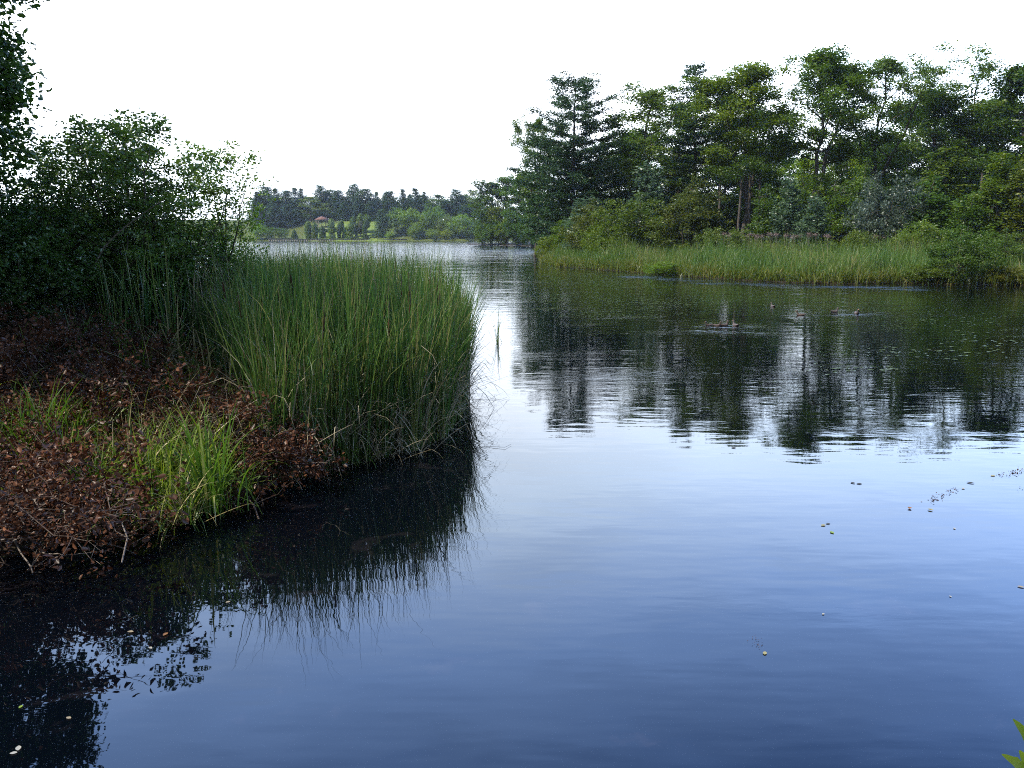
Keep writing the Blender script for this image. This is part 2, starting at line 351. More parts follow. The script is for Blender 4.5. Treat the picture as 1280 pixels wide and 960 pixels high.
def watermat():
    m, N, L = newmat('lake_water')
    o = N.new('ShaderNodeOutputMaterial')
    tc = N.new('ShaderNodeTexCoord')
    at = N.new('ShaderNodeAttribute'); at.attribute_name = 'var'
    def noise(sx, sy, detail, rough=.5, dist=0):
        mp = N.new('ShaderNodeMapping'); mp.inputs['Scale'].default_value = (sx, sy, 1)
        n = N.new('ShaderNodeTexNoise'); n.inputs['Scale'].default_value = 1; n.inputs['Detail'].default_value = detail
        n.inputs['Roughness'].default_value = rough; n.inputs['Distortion'].default_value = dist
        L.new(tc.outputs['Object'], mp.inputs[0]); L.new(mp.outputs[0], n.inputs['Vector'])
        return n.outputs['Fac']
    def math_(op, a, b, c=None):
        n = N.new('ShaderNodeMath'); n.operation = op
        for i, q in enumerate([a, b, c]):
            if q is None: continue
            if isinstance(q, (int, float)): n.inputs[i].default_value = q
            else: L.new(q, n.inputs[i])
        return n.outputs[0]
    long_ = noise(.9, 3.4, 2)           # gentle ripples, crests roughly across the view
    fine = noise(5, 13, 3)              # cat's-paw chop
    calm = noise(2.2, 2.6, 1)
    patch = noise(.16, .5, 4, .6, .4)   # where the breeze touches the water
    pr = N.new('ShaderNodeMapRange'); pr.interpolation_type = 'SMOOTHSTEP'
    pr.inputs['From Min'].default_value = .50; pr.inputs['From Max'].default_value = .66
    pr.inputs['To Min'].default_value = .35; pr.inputs['To Max'].default_value = 1.9
    L.new(patch, pr.inputs['Value'])
    ch = math_('MULTIPLY', at.outputs['Fac'], pr.outputs[0])
    h1 = math_('MULTIPLY', long_, math_('ADD', .05, math_('MULTIPLY', at.outputs['Fac'], 1.25)))
    h2 = math_('MULTIPLY', fine, math_('MULTIPLY', ch, .75))
    h3 = math_('MULTIPLY', calm, .05)
    hh = math_('ADD', math_('ADD', h1, h2), h3)
    bp = N.new('ShaderNodeBump'); bp.inputs['Strength'].default_value = 1; bp.inputs['Distance'].default_value = .03
    L.new(hh, bp.inputs['Height'])
    fr = N.new('ShaderNodeFresnel'); fr.inputs['IOR'].default_value = 1.333; L.new(bp.outputs[0], fr.inputs['Normal'])
    gl = N.new('ShaderNodeBsdfGlossy'); gl.inputs['Roughness'].default_value = .012; gl.inputs[0].default_value = (.97, .985, 1, 1)
    L.new(bp.outputs[0], gl.inputs['Normal'])
    # murky body with paler drowned weed here and there
    wd = noise(1.1, 1.4, 6, .65, .6); wr = ramp(N, [(.0008, .0016, .003), (.001, .002, .0036), (.02, .015, .016)], [0, .60, .78]); L.new(wd, wr.inputs[0])
    df = N.new('ShaderNodeBsdfDiffuse'); L.new(wr.outputs[0], df.inputs[0])
    mx = N.new('ShaderNodeMixShader'); L.new(fr.outputs[0], mx.inputs[0]); L.new(df.outputs[0], mx.inputs[1]); L.new(gl.outputs[0], mx.inputs[2])
    L.new(mx.outputs[0], o.inputs[0])
    return m
props(mb.obj('water', watermat(), smooth=True), kind='structure')

# ---------------------------------------------------------------- plant builders
class Proto:
    """parts of one kind; every placed copy is an Empty with its own child objects sharing the meshes"""
    def __init__(s, H, W): s.H, s.W, s.parts = H, W, []
    def add(s, name, mesh, sub=None):
        s.parts.append((name, mesh, sub))
        if name in ('crown', 'foliage') and s.H > 2.01:      # measure the real crown
            v = np.empty(len(mesh.vertices) * 3, dtype=np.float32); mesh.vertices.foreach_get('co', v); v = v.reshape(-1, 3)
            s.H = float(np.percentile(v[:, 2], 99.7)); s.W = float(np.percentile(v[:, 0], 98) - np.percentile(v[:, 0], 2) + np.percentile(v[:, 1], 98) - np.percentile(v[:, 1], 2)) / 2
        return s
    def place(s, name, loc, rz=0, sc=(1, 1, 1), tint=None, tilt=(0, 0), **k):
        r = bpy.data.objects.new(name, None); C.objects.link(r)
        r.location = loc; r.rotation_euler = (tilt[0], tilt[1], rz); r.scale = sc; r.empty_display_size = .3
        props(r, **k); made = {}
        for nm, me, sub in s.parts:
            o = bpy.data.objects.new(nm, me); C.objects.link(o)
            o.parent = made[sub] if sub else r; made[nm] = o
            if tint and nm in ('crown', 'leaves', 'blades', 'foliage'): o.color = (*tint, 1)
        return r
def wob(rng, a, b, n, amp):
    a, b = np.array(a, float), np.array(b, float); t = np.linspace(0, 1, n)[:, None]
    P = a + (b - a) * t
    q = np.cumsum(rng.normal(size=(n, 3)), 0); q -= q[0] + (q[-1] - q[0]) * t
    return P + q * amp
def clump(mb, c, r, n, size, rng, flat=.6, up=.5, aspect=.6, droop=0, fn=leaves, shell=.5):
    d = unit(rng.normal(size=(n, 3))); rr = rng.uniform(0, 1, n) ** shell
    P = c + d * (rr * r)[:, None] * np.array([1, 1, flat])
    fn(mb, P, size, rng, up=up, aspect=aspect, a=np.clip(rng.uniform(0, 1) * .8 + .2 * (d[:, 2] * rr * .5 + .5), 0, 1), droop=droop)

def broadleaf(seed, H=20, W=10, base=.35, nl=16, nsub=6, cr=1.0, lv=90, ls=.24, tr=.28, shape=None, mat='oak', bark='bark', flat=.6, fork=0, skew=0., fn=leaves):
    rng = np.random.default_rng(seed); tb, cr_ = MB(), MB()
    shape = shape or (lambda t: math.sin(math.pi * min(1, .18 + .80 * t)) ** .7)
    tops = [(np.array([rng.normal() * .3 + skew, rng.normal() * .3, H * .93]), 1.)]
    for q in range(fork): tops.append((np.array([rng.choice([-1, 1]) * W * .28, rng.normal() * W * .15, H * rng.uniform(.82, .92)]), .75))
    z0 = H * base
    for ti, (tp, tk) in enumerate(tops):
        if ti == 0: P = wob(rng, (0, 0, -.3), tp, 12, H * .008)
        else:
            s = P0[4]; P = wob(rng, s, tp, 9, H * .01)
        if ti == 0: P0 = P
        rad = tr * tk * np.linspace(1, .12, len(P)) ** .9
        if ti == 0: rad[0] *= 1.35
        tube(tb, P, rad, 8)
        m = nl if ti == 0 else nl // 2
        for i in range(m):
            t = (i + rng.uniform(0, 1)) / m
            z = z0 + (H * .92 - z0) * t
            k = np.clip(np.interp(z, P[:, 2], np.arange(len(P))), 0, len(P) - 1); k0 = int(k); k1 = min(k0 + 1, len(P) - 1)
            s = P[k0] + (P[k1] - P[k0]) * (k - k0)
            az = i * 2.4 + rng.uniform(-.4, .4); ln = W * .5 * shape(t) * rng.uniform(.65, 1.15)
            el = R(8 + 55 * t + rng.uniform(-12, 12))
            e = s + ln * np.array([math.cos(az) * math.cos(el), math.sin(az) * math.cos(el), math.sin(el) * .9])
            B = wob(rng, s, e, 6, ln * .045); B[:, 2] += np.linspace(0, 1, 6) ** 2 * ln * .12
            tube(tb, B, tr * .38 * (1.05 - .6 * t) * np.linspace(1, .15, 6), 5)
            for j in range(nsub):
                u = rng.uniform(.3, 1) if j else 1.0
                kk = u * 5; q0 = int(min(kk, 4)); bs = B[q0] + (B[q0 + 1] - B[q0]) * (kk - q0)
                dd = rng.normal(size=3); dd[2] = abs(dd[2]) * .7; dd = unit(dd) * ln * rng.uniform(.12, .36)
                te = bs + dd
                if j: tube(tb, wob(rng, bs, te, 4, ln * .015), tr * .1 * np.linspace(1, .3, 4), 3)
                clump(cr_, te, cr * rng.uniform(.65, 1.3), int(lv * rng.uniform(.6, 1.3)), ls, rng, flat, fn=fn)
    p = Proto(H, W)
    return p.add('trunk', tb.mesh('trunk', M[bark], True)).add('crown', cr_.mesh('crown', M[mat]))

def pine(seed, H=21, W=10, base=.28, step=.85, tr=.26, mat='pine', irregular=.45, ls=.4, lv=16, droop=0., prof=None, nb=5, zj=.09):
    rng = np.random.default_rng(seed); tb, cr_ = MB(), MB()
    P = wob(rng, (0, 0, -.3), (rng.normal() * .3, rng.normal() * .3, H), 12, H * .004)
    tube(tb, P, tr * np.linspace(1.1, .08, 12), 8)
    prof = prof or (lambda t: (1 - t) ** .6 * (.5 + .5 * min(1, t * 4)))
    z = H * base
    while z < H * .985:
        t = (z - H * base) / (H * (1 - base)); a0 = rng.uniform(0, 6.28)
        for i in range(nb):
            az = a0 + i * 6.283 / nb + rng.uniform(-.35, .35)
            ln = W * .5 * prof(t) * (1 + rng.uniform(-irregular, irregular * .5))
            if ln < .25: ln = .25
            s = np.array([np.interp(z, P[:, 2], P[:, 0]), np.interp(z, P[:, 2], P[:, 1]), z + rng.uniform(-.25, .25)])
            rise = (.06 + .5 * t ** 2) * ln - droop * ln
            e = s + np.array([math.cos(az) * ln, math.sin(az) * ln, rise])
            B = wob(rng, s, e, 6, ln * .02); B[:, 2] += .08 * ln * (np.linspace(0, 1, 6) ** 2 - np.linspace(0, 1, 6)) * 2
            tube(tb, B, tr * .22 * (1.1 - .7 * t) * np.linspace(1, .2, 6), 4)
            m = max(3, int(ln / .32))
            for j in range(m):
                u = .25 + .75 * (j + rng.uniform(0, 1)) / m
                kk = u * 5; q0 = int(min(kk, 4)); bs = B[q0] + (B[q0 + 1] - B[q0]) * (kk - q0)
                sp = ln * .26 * (1.1 - u) + .28
                off = np.array([-math.sin(az), math.cos(az), 0]) * rng.uniform(-1, 1) * sp
                c = bs + off + np.array([0, 0, .1])
                n = int(lv * rng.uniform(.7, 1.3))
                Q = c + rng.normal(size=(n, 3)) * np.array([.26 + zj * .5, .26 + zj * .5, zj]) * (1 + .3 * ln / W) * (.3 + .7 * min(1, ln / 2.2))
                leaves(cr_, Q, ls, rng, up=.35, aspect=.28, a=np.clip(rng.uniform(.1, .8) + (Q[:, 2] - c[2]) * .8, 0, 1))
        z += step * rng.uniform(.75, 1.25)
    return Proto(H, W).add('trunk', tb.mesh('trunk', M['bark_dark'], True)).add('crown', cr_.mesh('crown', M[mat]))

def bush(seed, H=4, W=4, nc=110, lv=60, ls=.14, cr=.45, mat='bush', stems=8, top=1., bark='stem', low=.02, flat=.8, droop=0, up=.4, aspect=.55, fn=leaves, point=.0, power=.45):
    rng = np.random.default_rng(seed); tb, cr_ = MB(), MB()
    cs = []
    lob = [(rng.uniform(0, 6.28), rng.uniform(.8, 1.15)) for _ in range(5)]
    for i in range(nc):
        d = unit(rng.normal(size=3)); rr = rng.uniform(0, 1) ** power
        tz = (d[2] * rr + 1) / 2
        az = math.atan2(d[1], d[0]); f = 1 + .16 * math.sin(3 * az + seed) + .1 * math.sin(5 * az + 2 * seed + 4 * tz)
        wx = (1 - point * tz)
        c = np.array([d[0] * rr * W * .5 * f * wx, d[1] * rr * W * .5 * f * wx, (low + (1 - low) * (tz * (1 + .12 * math.sin(2 * az + seed)))) * H])
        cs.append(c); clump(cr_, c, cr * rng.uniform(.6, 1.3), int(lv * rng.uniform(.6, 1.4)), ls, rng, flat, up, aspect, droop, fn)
    cs.sort(key=lambda c: -c[2])
    for i in range(stems):
        c = cs[int(i * nc / stems * .6)]
        P = wob(rng, (rng.normal() * W * .04, rng.normal() * W * .04, -.1), c, 7, H * .02)
        tube(tb, P, .018 * H ** .7 * np.linspace(1, .2, 7), 5)
        for q in range(3):
            k = rng.integers(2, 6); e = cs[rng.integers(0, nc)]
            e = P[k] + (e - P[k]) * .6; e[2] = max(e[2], P[k][2] + .1)
            tube(tb, wob(rng, P[k], e, 5, H * .012), .009 * H ** .7 * np.linspace(1, .3, 5), 4)
    return Proto(H, W).add('stems', tb.mesh('stems', M[bark], True)).add('foliage', cr_.mesh('foliage', M[mat]))

def fit(p, name, px, top, D, wpx=None, base_z=None, rz=None, tint=None, tilt=(0, 0), zmid=None, **k):
    """stand a prototype at depth D under column px so that its top reaches row top and its width is wpx"""
    ztop = ZC(top, D)
    X0 = XC(px, D, ztop * .6); g = gz(X0, D) if base_z is None else base_z
    Hh = ztop - g; s = Hh / p.H
    sw = s if wpx is None else (wpx / FPX * D) / p.W
    return p.place(name, (X0, D, g), (hash((px, top)) % 628) / 100 if rz is None else rz, (sw, sw, s), tint, tilt, **k)

def hillg(px, D): return gz(XC(px, D, 5), D)
def GZ(px, py, up=0.0):
    """pixel -> point on the terrain (raised by up)"""
    z = up
    for _ in range(6):
        X_, Y_ = G(px, py, z); z = .5 * z + .5 * (max(gz(X_, Y_), 0) + up)
    return np.array([X_, Y_, z])
def inpoly(x, y, poly):
    ins = np.zeros(np.shape(x), bool); n = len(poly)
    for i in range(n):
        ax, ay = poly[i]; bx, by = poly[(i + 1) % n]
        ins ^= ((ay > y) != (by > y)) & (x < (bx - ax) * (y - ay) / (by - ay + 1e-12) + ax)
    return ins
def scatter(rng, poly, n, cond=None):
    poly = np.array(poly); lo, hi = poly.min(0), poly.max(0); out_ = []
    tot = 0
    while tot < n:
        q = rng.uniform(lo, hi, size=(n * 3, 2)); k = inpoly(q[:, 0], q[:, 1], poly)
        if cond is not None: k &= cond(q[:, 0], q[:, 1])
        out_.append(q[k]); tot += k.sum()
    q = np.concatenate(out_)[:n]
    return q

# ---------------------------------------------------------------- far shore: garden, gazebo, wood
def far_tree_proto(seed, kind):
    if kind == 'spruce':
        return pine(seed, H=20, W=8.5, base=.05, step=.9, tr=.22, mat='spruce', irregular=.3, ls=.8, lv=7, droop=.12, prof=lambda t: (1 - t) ** .8, nb=6, zj=.4)
    if kind == 'pine':
        return pine(seed, H=22, W=10, base=.2, step=1.3, tr=.26, mat='spruce', irregular=.4, ls=.85, lv=9, prof=lambda t: (1 - t) ** .5 * .85 + .12, nb=6, zj=.45)
    if kind == 'round':
        return bush(seed, H=12, W=14, nc=150, lv=40, ls=.6, cr=1.4, mat='far', stems=4, low=.02, up=.6)
    return broadleaf(seed, H=18, W=11, base=.2, nl=12, nsub=5, cr=1.4, lv=26, ls=.7, tr=.28, mat='far')
FP = {k: [far_tree_proto(s, k) for s in ss] for k, ss in dict(spruce=(1, 2, 3), pine=(4, 5, 6), round=(7, 8, 9), leafy=(10, 11)).items()}
ctr = {}
def far(kind, px, top, D, wpx, label, name, cat='tree', tint=None, group='trees on the far shore'):
    i = ctr.get(kind, 0); ctr[kind] = i + 1
    fit(FP[kind][i % len(FP[kind])], name, px, top, D, wpx * (.85 if kind in ('pine', 'spruce') else 1), tint=tint, label=label, cat=cat, group=group)
B_ = 'far shore wood'
for kind, px, top, D, wp, lab in [
    ('spruce', 322, 240, 440, 26, 'bluish spruce at the left end of the far shore wood, half behind the near shrub'),
    ('pine', 333, 233, 445, 30, 'flat-topped tall pine near the left end of the far shore wood'),
    ('spruce', 345, 236, 438, 26, 'slim dark conifer just right of the flat-topped pine on the far shore'),
    ('pine', 358, 238, 448, 28, 'ragged dark pine fourth from the left end of the far shore wood'),
    ('spruce', 371, 235, 445, 24, 'paired pointed conifer, the left one, left of the pale leafy tree on the far shore'),
    ('spruce', 378, 236, 450, 24, 'paired pointed conifer, the right one, left of the pale leafy tree on the far shore'),
    ('pine', 402, 232, 445, 26, 'tall knob-topped pine rising above the gazebo roof'),
    ('pine', 413, 237, 450, 26, 'broad dark pine right behind the gazebo'),
    ('pine', 424, 238, 442, 26, 'dark pine above the topiary garden, left of the tallest pine'),
    ('pine', 441, 230, 445, 28, 'tallest far pine with a tufted knob top above the topiary garden'),
    ('pine', 457, 236, 440, 34, 'wide round-shouldered dark pine right of the tallest far pine'),
    ('spruce', 471, 240, 450, 18, 'thin spire of a spruce in the middle of the far shore wood'),
    ('spruce', 480, 241, 445, 20, 'small pointed spruce left of the grey-green broad conifer on the far shore'),
    ('pine', 488, 239, 440, 26, 'grey-green broad conifer behind the sunlit round trees'),
    ('spruce', 504, 237, 438, 26, 'cone-shaped dark conifer behind the left round tree on the far shore'),
    ('spruce', 513, 243, 446, 20, 'short dark conifer wedged between two taller cones on the far shore'),
    ('spruce', 521, 236, 438, 28, 'steep dark cone conifer above the big sunlit round tree'),
    ('spruce', 531, 240, 444, 20, 'narrow dark conifer with a notch tip right of the steep cone'),
    ('leafy', 546, 243, 436, 32, 'green domed leafy tree right of the dark cones on the far shore'),
    ('pine', 572, 237, 430, 30, 'big bluish green conifer near the right end of the far shore'),
    ('pine', 556, 250, 428, 24, 'shorter bluish conifer left of the big one near the right end of the far shore'),
    ('leafy', 590, 237, 440, 30, 'pale airy leafy tree in the gap beside the headland'),
    ('leafy', 601, 248, 436, 26, 'far leafy tree partly hidden by the headland'),
    ('leafy', 388, 246, 425, 34, 'pale yellowish leafy tree up the slope left of the gazebo'),
    ('leafy', 400, 254, 428, 24, 'small pale leafy tree leaning behind the gazebo roof'),
    ('spruce', 343, 258, 415, 34, 'massive shaded spruce at the left edge of the garden slope'),
    ('spruce', 328, 262, 412, 30, 'broad shaded spruce low on the far shore beside the near shrub'),
    ('spruce', 360, 256, 418, 30, 'broad shaded spruce with its skirt on the garden slope'),
    ('spruce', 372, 262, 425, 24, 'dark spruce just above the clipped hedge, left side'),
    ('spruce', 430, 252, 432, 26, 'dark conifer behind the hedge, left of the ball-topped clipped tree'),
    ('spruce', 448, 250, 432, 28, 'dark conifer straight behind the tallest clipped tree'),
    ('spruce', 464, 252, 430, 26, 'dark conifer at the right end of the clipped hedge'),
    ('pine', 540, 255, 425, 24, 'mid green conifer behind the crown of the sunlit round tree'),
    ('pine', 585, 258, 420, 26, 'bluish shaded conifer behind the right-hand round tree')]:
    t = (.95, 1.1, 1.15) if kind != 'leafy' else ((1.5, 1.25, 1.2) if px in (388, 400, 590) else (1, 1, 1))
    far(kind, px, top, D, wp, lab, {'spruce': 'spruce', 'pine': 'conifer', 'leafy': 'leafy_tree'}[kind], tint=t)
for i, px in enumerate([326, 342, 362, 384, 404, 428, 450, 468, 486, 508, 528, 546, 564, 582, 598]):
    far(['round', 'pine', 'round'][i % 3], px, 244 + (i * 7 % 5), 470, 34, 'rear rank tree of the far wood, ' + ['behind the left-end spruce', 'behind the flat-topped pine', 'behind the paired conifers, left', 'behind the pale leafy tree', 'behind the gazebo', 'behind the hedge',
        'behind the tallest far pine', 'behind the thin spire', 'behind the broad grey-green conifer', 'behind the cone-shaped dark conifer', 'behind the steep cone', 'behind the green domed tree', 'left of the big bluish conifer', 'right of the big bluish conifer', 'beside the headland'][i],
        'rear_tree', tint=(1, 1.1, 1.0), group='rear rank of the far wood')
for px, top, D, wp, lab in [(391, 265, 436, 26, 'low dark shrubs just behind the left of the gazebo'), (406, 265, 436, 26, 'low dark shrubs just behind the right of the gazebo'), (418, 266, 436, 24, 'low dark shrubs just right of the gazebo'), (384, 262, 452, 30, 'dark shrubs behind the gazebo, left side'), (398, 260, 450, 26, 'dark shrubs straight behind the gazebo'), (412, 260, 452, 28, 'dark shrubs behind the gazebo, right side'), (428, 262, 454, 28, 'dark shrubs above the hedge'),
                           (445, 262, 452, 28, 'dark shrubs behind the tallest clipped tree'), (575, 262, 452, 34, 'dark shrubs behind the broad low tree'), (595, 262, 452, 30, 'dark shrubs beside the headland'), (325, 270, 452, 30, 'dark shrubs at the left end of the wood')]:
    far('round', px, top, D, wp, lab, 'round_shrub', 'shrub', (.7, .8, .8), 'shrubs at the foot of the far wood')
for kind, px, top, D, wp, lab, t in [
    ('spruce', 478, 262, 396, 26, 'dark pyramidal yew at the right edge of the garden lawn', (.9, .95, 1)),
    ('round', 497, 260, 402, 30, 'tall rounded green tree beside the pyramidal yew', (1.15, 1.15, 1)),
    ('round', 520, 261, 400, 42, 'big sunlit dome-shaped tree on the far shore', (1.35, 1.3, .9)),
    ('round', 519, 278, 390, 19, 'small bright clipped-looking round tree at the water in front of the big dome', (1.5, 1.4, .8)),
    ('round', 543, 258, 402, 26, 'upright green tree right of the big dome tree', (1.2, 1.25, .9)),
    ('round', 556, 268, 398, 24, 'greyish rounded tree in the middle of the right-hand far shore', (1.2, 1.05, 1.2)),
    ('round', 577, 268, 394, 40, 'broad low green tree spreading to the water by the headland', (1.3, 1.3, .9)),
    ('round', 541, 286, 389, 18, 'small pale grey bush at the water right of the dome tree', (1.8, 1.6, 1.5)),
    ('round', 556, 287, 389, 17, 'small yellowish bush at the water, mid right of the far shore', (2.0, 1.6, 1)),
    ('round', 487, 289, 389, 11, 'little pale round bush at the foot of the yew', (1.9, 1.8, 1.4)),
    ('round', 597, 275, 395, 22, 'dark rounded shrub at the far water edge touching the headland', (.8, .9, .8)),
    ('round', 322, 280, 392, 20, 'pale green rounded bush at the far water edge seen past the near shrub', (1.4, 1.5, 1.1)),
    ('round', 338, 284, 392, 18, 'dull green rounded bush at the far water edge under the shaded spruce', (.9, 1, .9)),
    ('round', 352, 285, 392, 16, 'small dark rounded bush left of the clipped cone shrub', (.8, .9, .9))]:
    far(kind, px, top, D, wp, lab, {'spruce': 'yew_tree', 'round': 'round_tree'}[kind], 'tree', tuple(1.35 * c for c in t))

# clipped trees of the garden
def topiary(seed, H, W, kind):
    rng = np.random.default_rng(seed); tb, cr_ = MB(), MB()
    if kind == 'dome': prof = [(.34, .0), (.46, .1), (.5, .35), (.5, .65), (.44, .82), (.28, .94), (.02, 1)]
    elif kind == 'cone': prof = [(.5, .0), (.5, .15), (.38, .45), (.22, .78), (.02, 1)]
    elif kind == 'ball': prof = [(.06, .0), (.06, .28), (.38, .36), (.5, .58), (.46, .8), (.26, .95), (.02, 1)]
    else: prof = [(.3, 0), (.5, .03), (.5, .2), (.2, .24), (.2, .28), (.46, .31), (.46, .48), (.2, .52), (.2, .55), (.42, .58), (.42, .78), (.3, .93), (.02, 1)]
    pr = np.array([(r * W, z * H) for r, z in prof])
    lathe(cr_, pr * [.93, .99], 14, a=.3)
    seglen = np.linalg.norm(np.diff(pr, axis=0), axis=1) * (pr[:-1, 0] + pr[1:, 0] + .1)
    n = 900; s = rng.choice(len(seglen), n, p=seglen / seglen.sum()); u = rng.uniform(0, 1, n)[:, None]
    q = pr[s] * (1 - u) + pr[s + 1] * u; th = rng.uniform(0, 6.283, n)
    P = np.stack([q[:, 0] * np.cos(th), q[:, 0] * np.sin(th), q[:, 1]], 1)
    leaves(cr_, P, .45, rng, up=.5, aspect=.6, a=rng.uniform(0, 1, n))
    tube(tb, [(0, 0, -.5), (0, 0, H * .3), (0, 0, H * .6)], .12, 6)
    return Proto(H, W).add('trunk', tb.mesh('trunk', M['bark_dark'])).add('crown', cr_.mesh('crown', M['far']))
TP = {k: topiary(i + 40, 5, 3, k) for i, k in enumerate(['dome', 'cone', 'ball', 'tier'])}
for kind, px, top, D, wp, lab, t in [
    ('cone', 368, 287, 391, 8, 'small dark clipped cone shrub at the left of the garden water edge', (.8, .9, .9)),
    ('dome', 385, 276, 391, 8, 'tall clipped column left of the pair in front of the gazebo', (1.2, 1.2, 1)),
    ('dome', 393.5, 278, 391, 7, 'clipped column with a rounded head just left under the gazebo', (1.2, 1.25, 1)),
    ('cone', 403, 282, 396, 8, 'dark clipped cone on the slope directly below the gazebo', (.7, .8, .8)),
    ('tier', 414.5, 273, 391, 8, 'tall tiered clipped tree right under the gazebo', (1.4, 1.35, 1.1)),
    ('ball', 427, 275, 402, 6, 'round-headed clipped tree peeping above the hedge', (1.2, 1.2, 1)),
    ('dome', 423.5, 279, 394, 5, 'slim clipped column left of the low clipped shrub on the lawn', (1, 1, .9)),
    ('cone', 430.5, 286, 393, 6, 'low dark clipped cone on the lawn beside the tiered tree', (.7, .8, .8)),
    ('tier', 437, 280, 391, 9, 'wide tiered clipped tree with a bell-shaped top at the water', (1.4, 1.35, 1)),
    ('dome', 441.5, 271, 402, 8, 'fat domed clipped tree standing at the hedge', (1.2, 1.2, 1)),
    ('ball', 444.5, 279, 397, 8, 'dark ball-headed clipped tree in front of the fat dome', (.7, .75, .8)),
    ('dome', 450.5, 267, 404, 8, 'tallest clipped tree of the far garden, rounded top', (1.3, 1.25, 1)),
    ('ball', 450.5, 276, 397, 6, 'brownish ball-headed clipped tree below the tallest one', (1.6, 1.0, 1)),
    ('ball', 458.5, 268, 403, 8, 'high ball-headed clipped tree at the right of the garden', (1.2, 1.2, 1)),
    ('cone', 445.5, 291, 391, 5, 'tiny clipped cone at the water left of the right-hand column', (.6, .7, .7)),
    ('dome', 455.5, 279, 393, 5, 'narrow clipped column on the bright lawn', (.9, .95, .9)),
    ('cone', 457, 292, 391, 8, 'squat dark clipped cone at the water on the bright lawn', (.6, .7, .7))]:
    fit(TP[kind], 'clipped_tree', px, top, D, wp, tint=t, label=lab, cat='topiary tree', group='clipped trees in the far garden')
# hedge and garden wall
M['stone'] = barkmat('pale_stone', (.2, .19, .16), (.34, .32, .28), 1.2)
mb = MB(); x0, x1 = XC(393, 406, 8), XC(441, 406, 8); g = gz((x0 + x1) / 2, 406)
box(mb, ((x0 + x1) / 2, 406, g + .7), (x1 - x0, 1.8, 2.4))
rng = np.random.default_rng(5); n = 2500
P = np.stack([rng.uniform(x0, x1, n), 406 + rng.choice([-.9, .9, 0], n) , g + rng.uniform(-.4, 1.95, n)], 1); P[P[:, 1] == 406, 2] = g + 1.92
leaves(mb, P, .45, rng, a=rng.uniform(0, .6, n))
props(mb.obj('hedge', M['far']), 'long clipped green hedge running right from below the gazebo', 'hedge').color = (.8, .95, .9, 1)
mb = MB()
xs = np.linspace(XC(335, 386), XC(508, 386), 60); rng = np.random.default_rng(6)
for a_, b_ in zip(xs[:-1], xs[1:]):
    box(mb, ((a_ + b_) / 2, 387.2, .25 + rng.uniform(-.03, .03)), (b_ - a_ - .03, .8, 1.3))
box(mb, ((xs[0] + xs[-1]) / 2, 387.2, .96), (xs[-1] - xs[0] + .4, 1.0, .14))
props(mb.obj('garden_wall', M['stone']), 'low pale stone retaining wall along the far garden water edge', 'wall')
# garden steps of pale stone in the lawn
# gazebo
Y0 = 411; X0 = XC(402.5, Y0, 9); zb = gz(X0, Y0); r = bpy.data.objects.new('gazebo', None); C.objects.link(r); r.location = (X0, Y0, zb)
props(r, 'open garden pavilion with a reddish brown hipped roof above the hedge', 'gazebo')
ztop = ZC(270.5, Y0) - zb; zeave = ZC(274.3, Y0) - zb
m_roof = barkmat('roof_shingle', (.16, .085, .07), (.27, .15, .12), 3); m_post = barkmat('painted_post', (.30, .24, .20), (.4, .33, .28), 3)
mb = MB(); wd = 3.6
lathe(mb, [(wd, zeave - .15), (wd, zeave), (wd * .5, zeave + (ztop - zeave) * .62), (.25, ztop)], 8); mb.obj('roof', m_roof, r)
for i in range(8):
    a_ = (i + .5) * math.pi / 4; mb = MB(); tube(mb, [(2.9 * math.cos(a_), 2.9 * math.sin(a_), -.3), (2.9 * math.cos(a_), 2.9 * math.sin(a_), zeave)], .16, 8); mb.obj('post', m_post, r)
mb = MB(); lathe(mb, [(.01, .18), (3.1, .18), (3.1, -.8)], 8); mb.obj('floor_slab', m_post, r)
for i in range(8):
    if i == 5: continue
    a0, a1 = (i + .5) * math.pi / 4, (i + 1.5) * math.pi / 4; mb = MB()
    for zz in (.95, .55): tube(mb, [(2.9 * math.cos(a0), 2.9 * math.sin(a0), zz), (2.9 * math.cos(a1), 2.9 * math.sin(a1), zz)], .06, 5)
    mb.obj('railing', m_post, r)

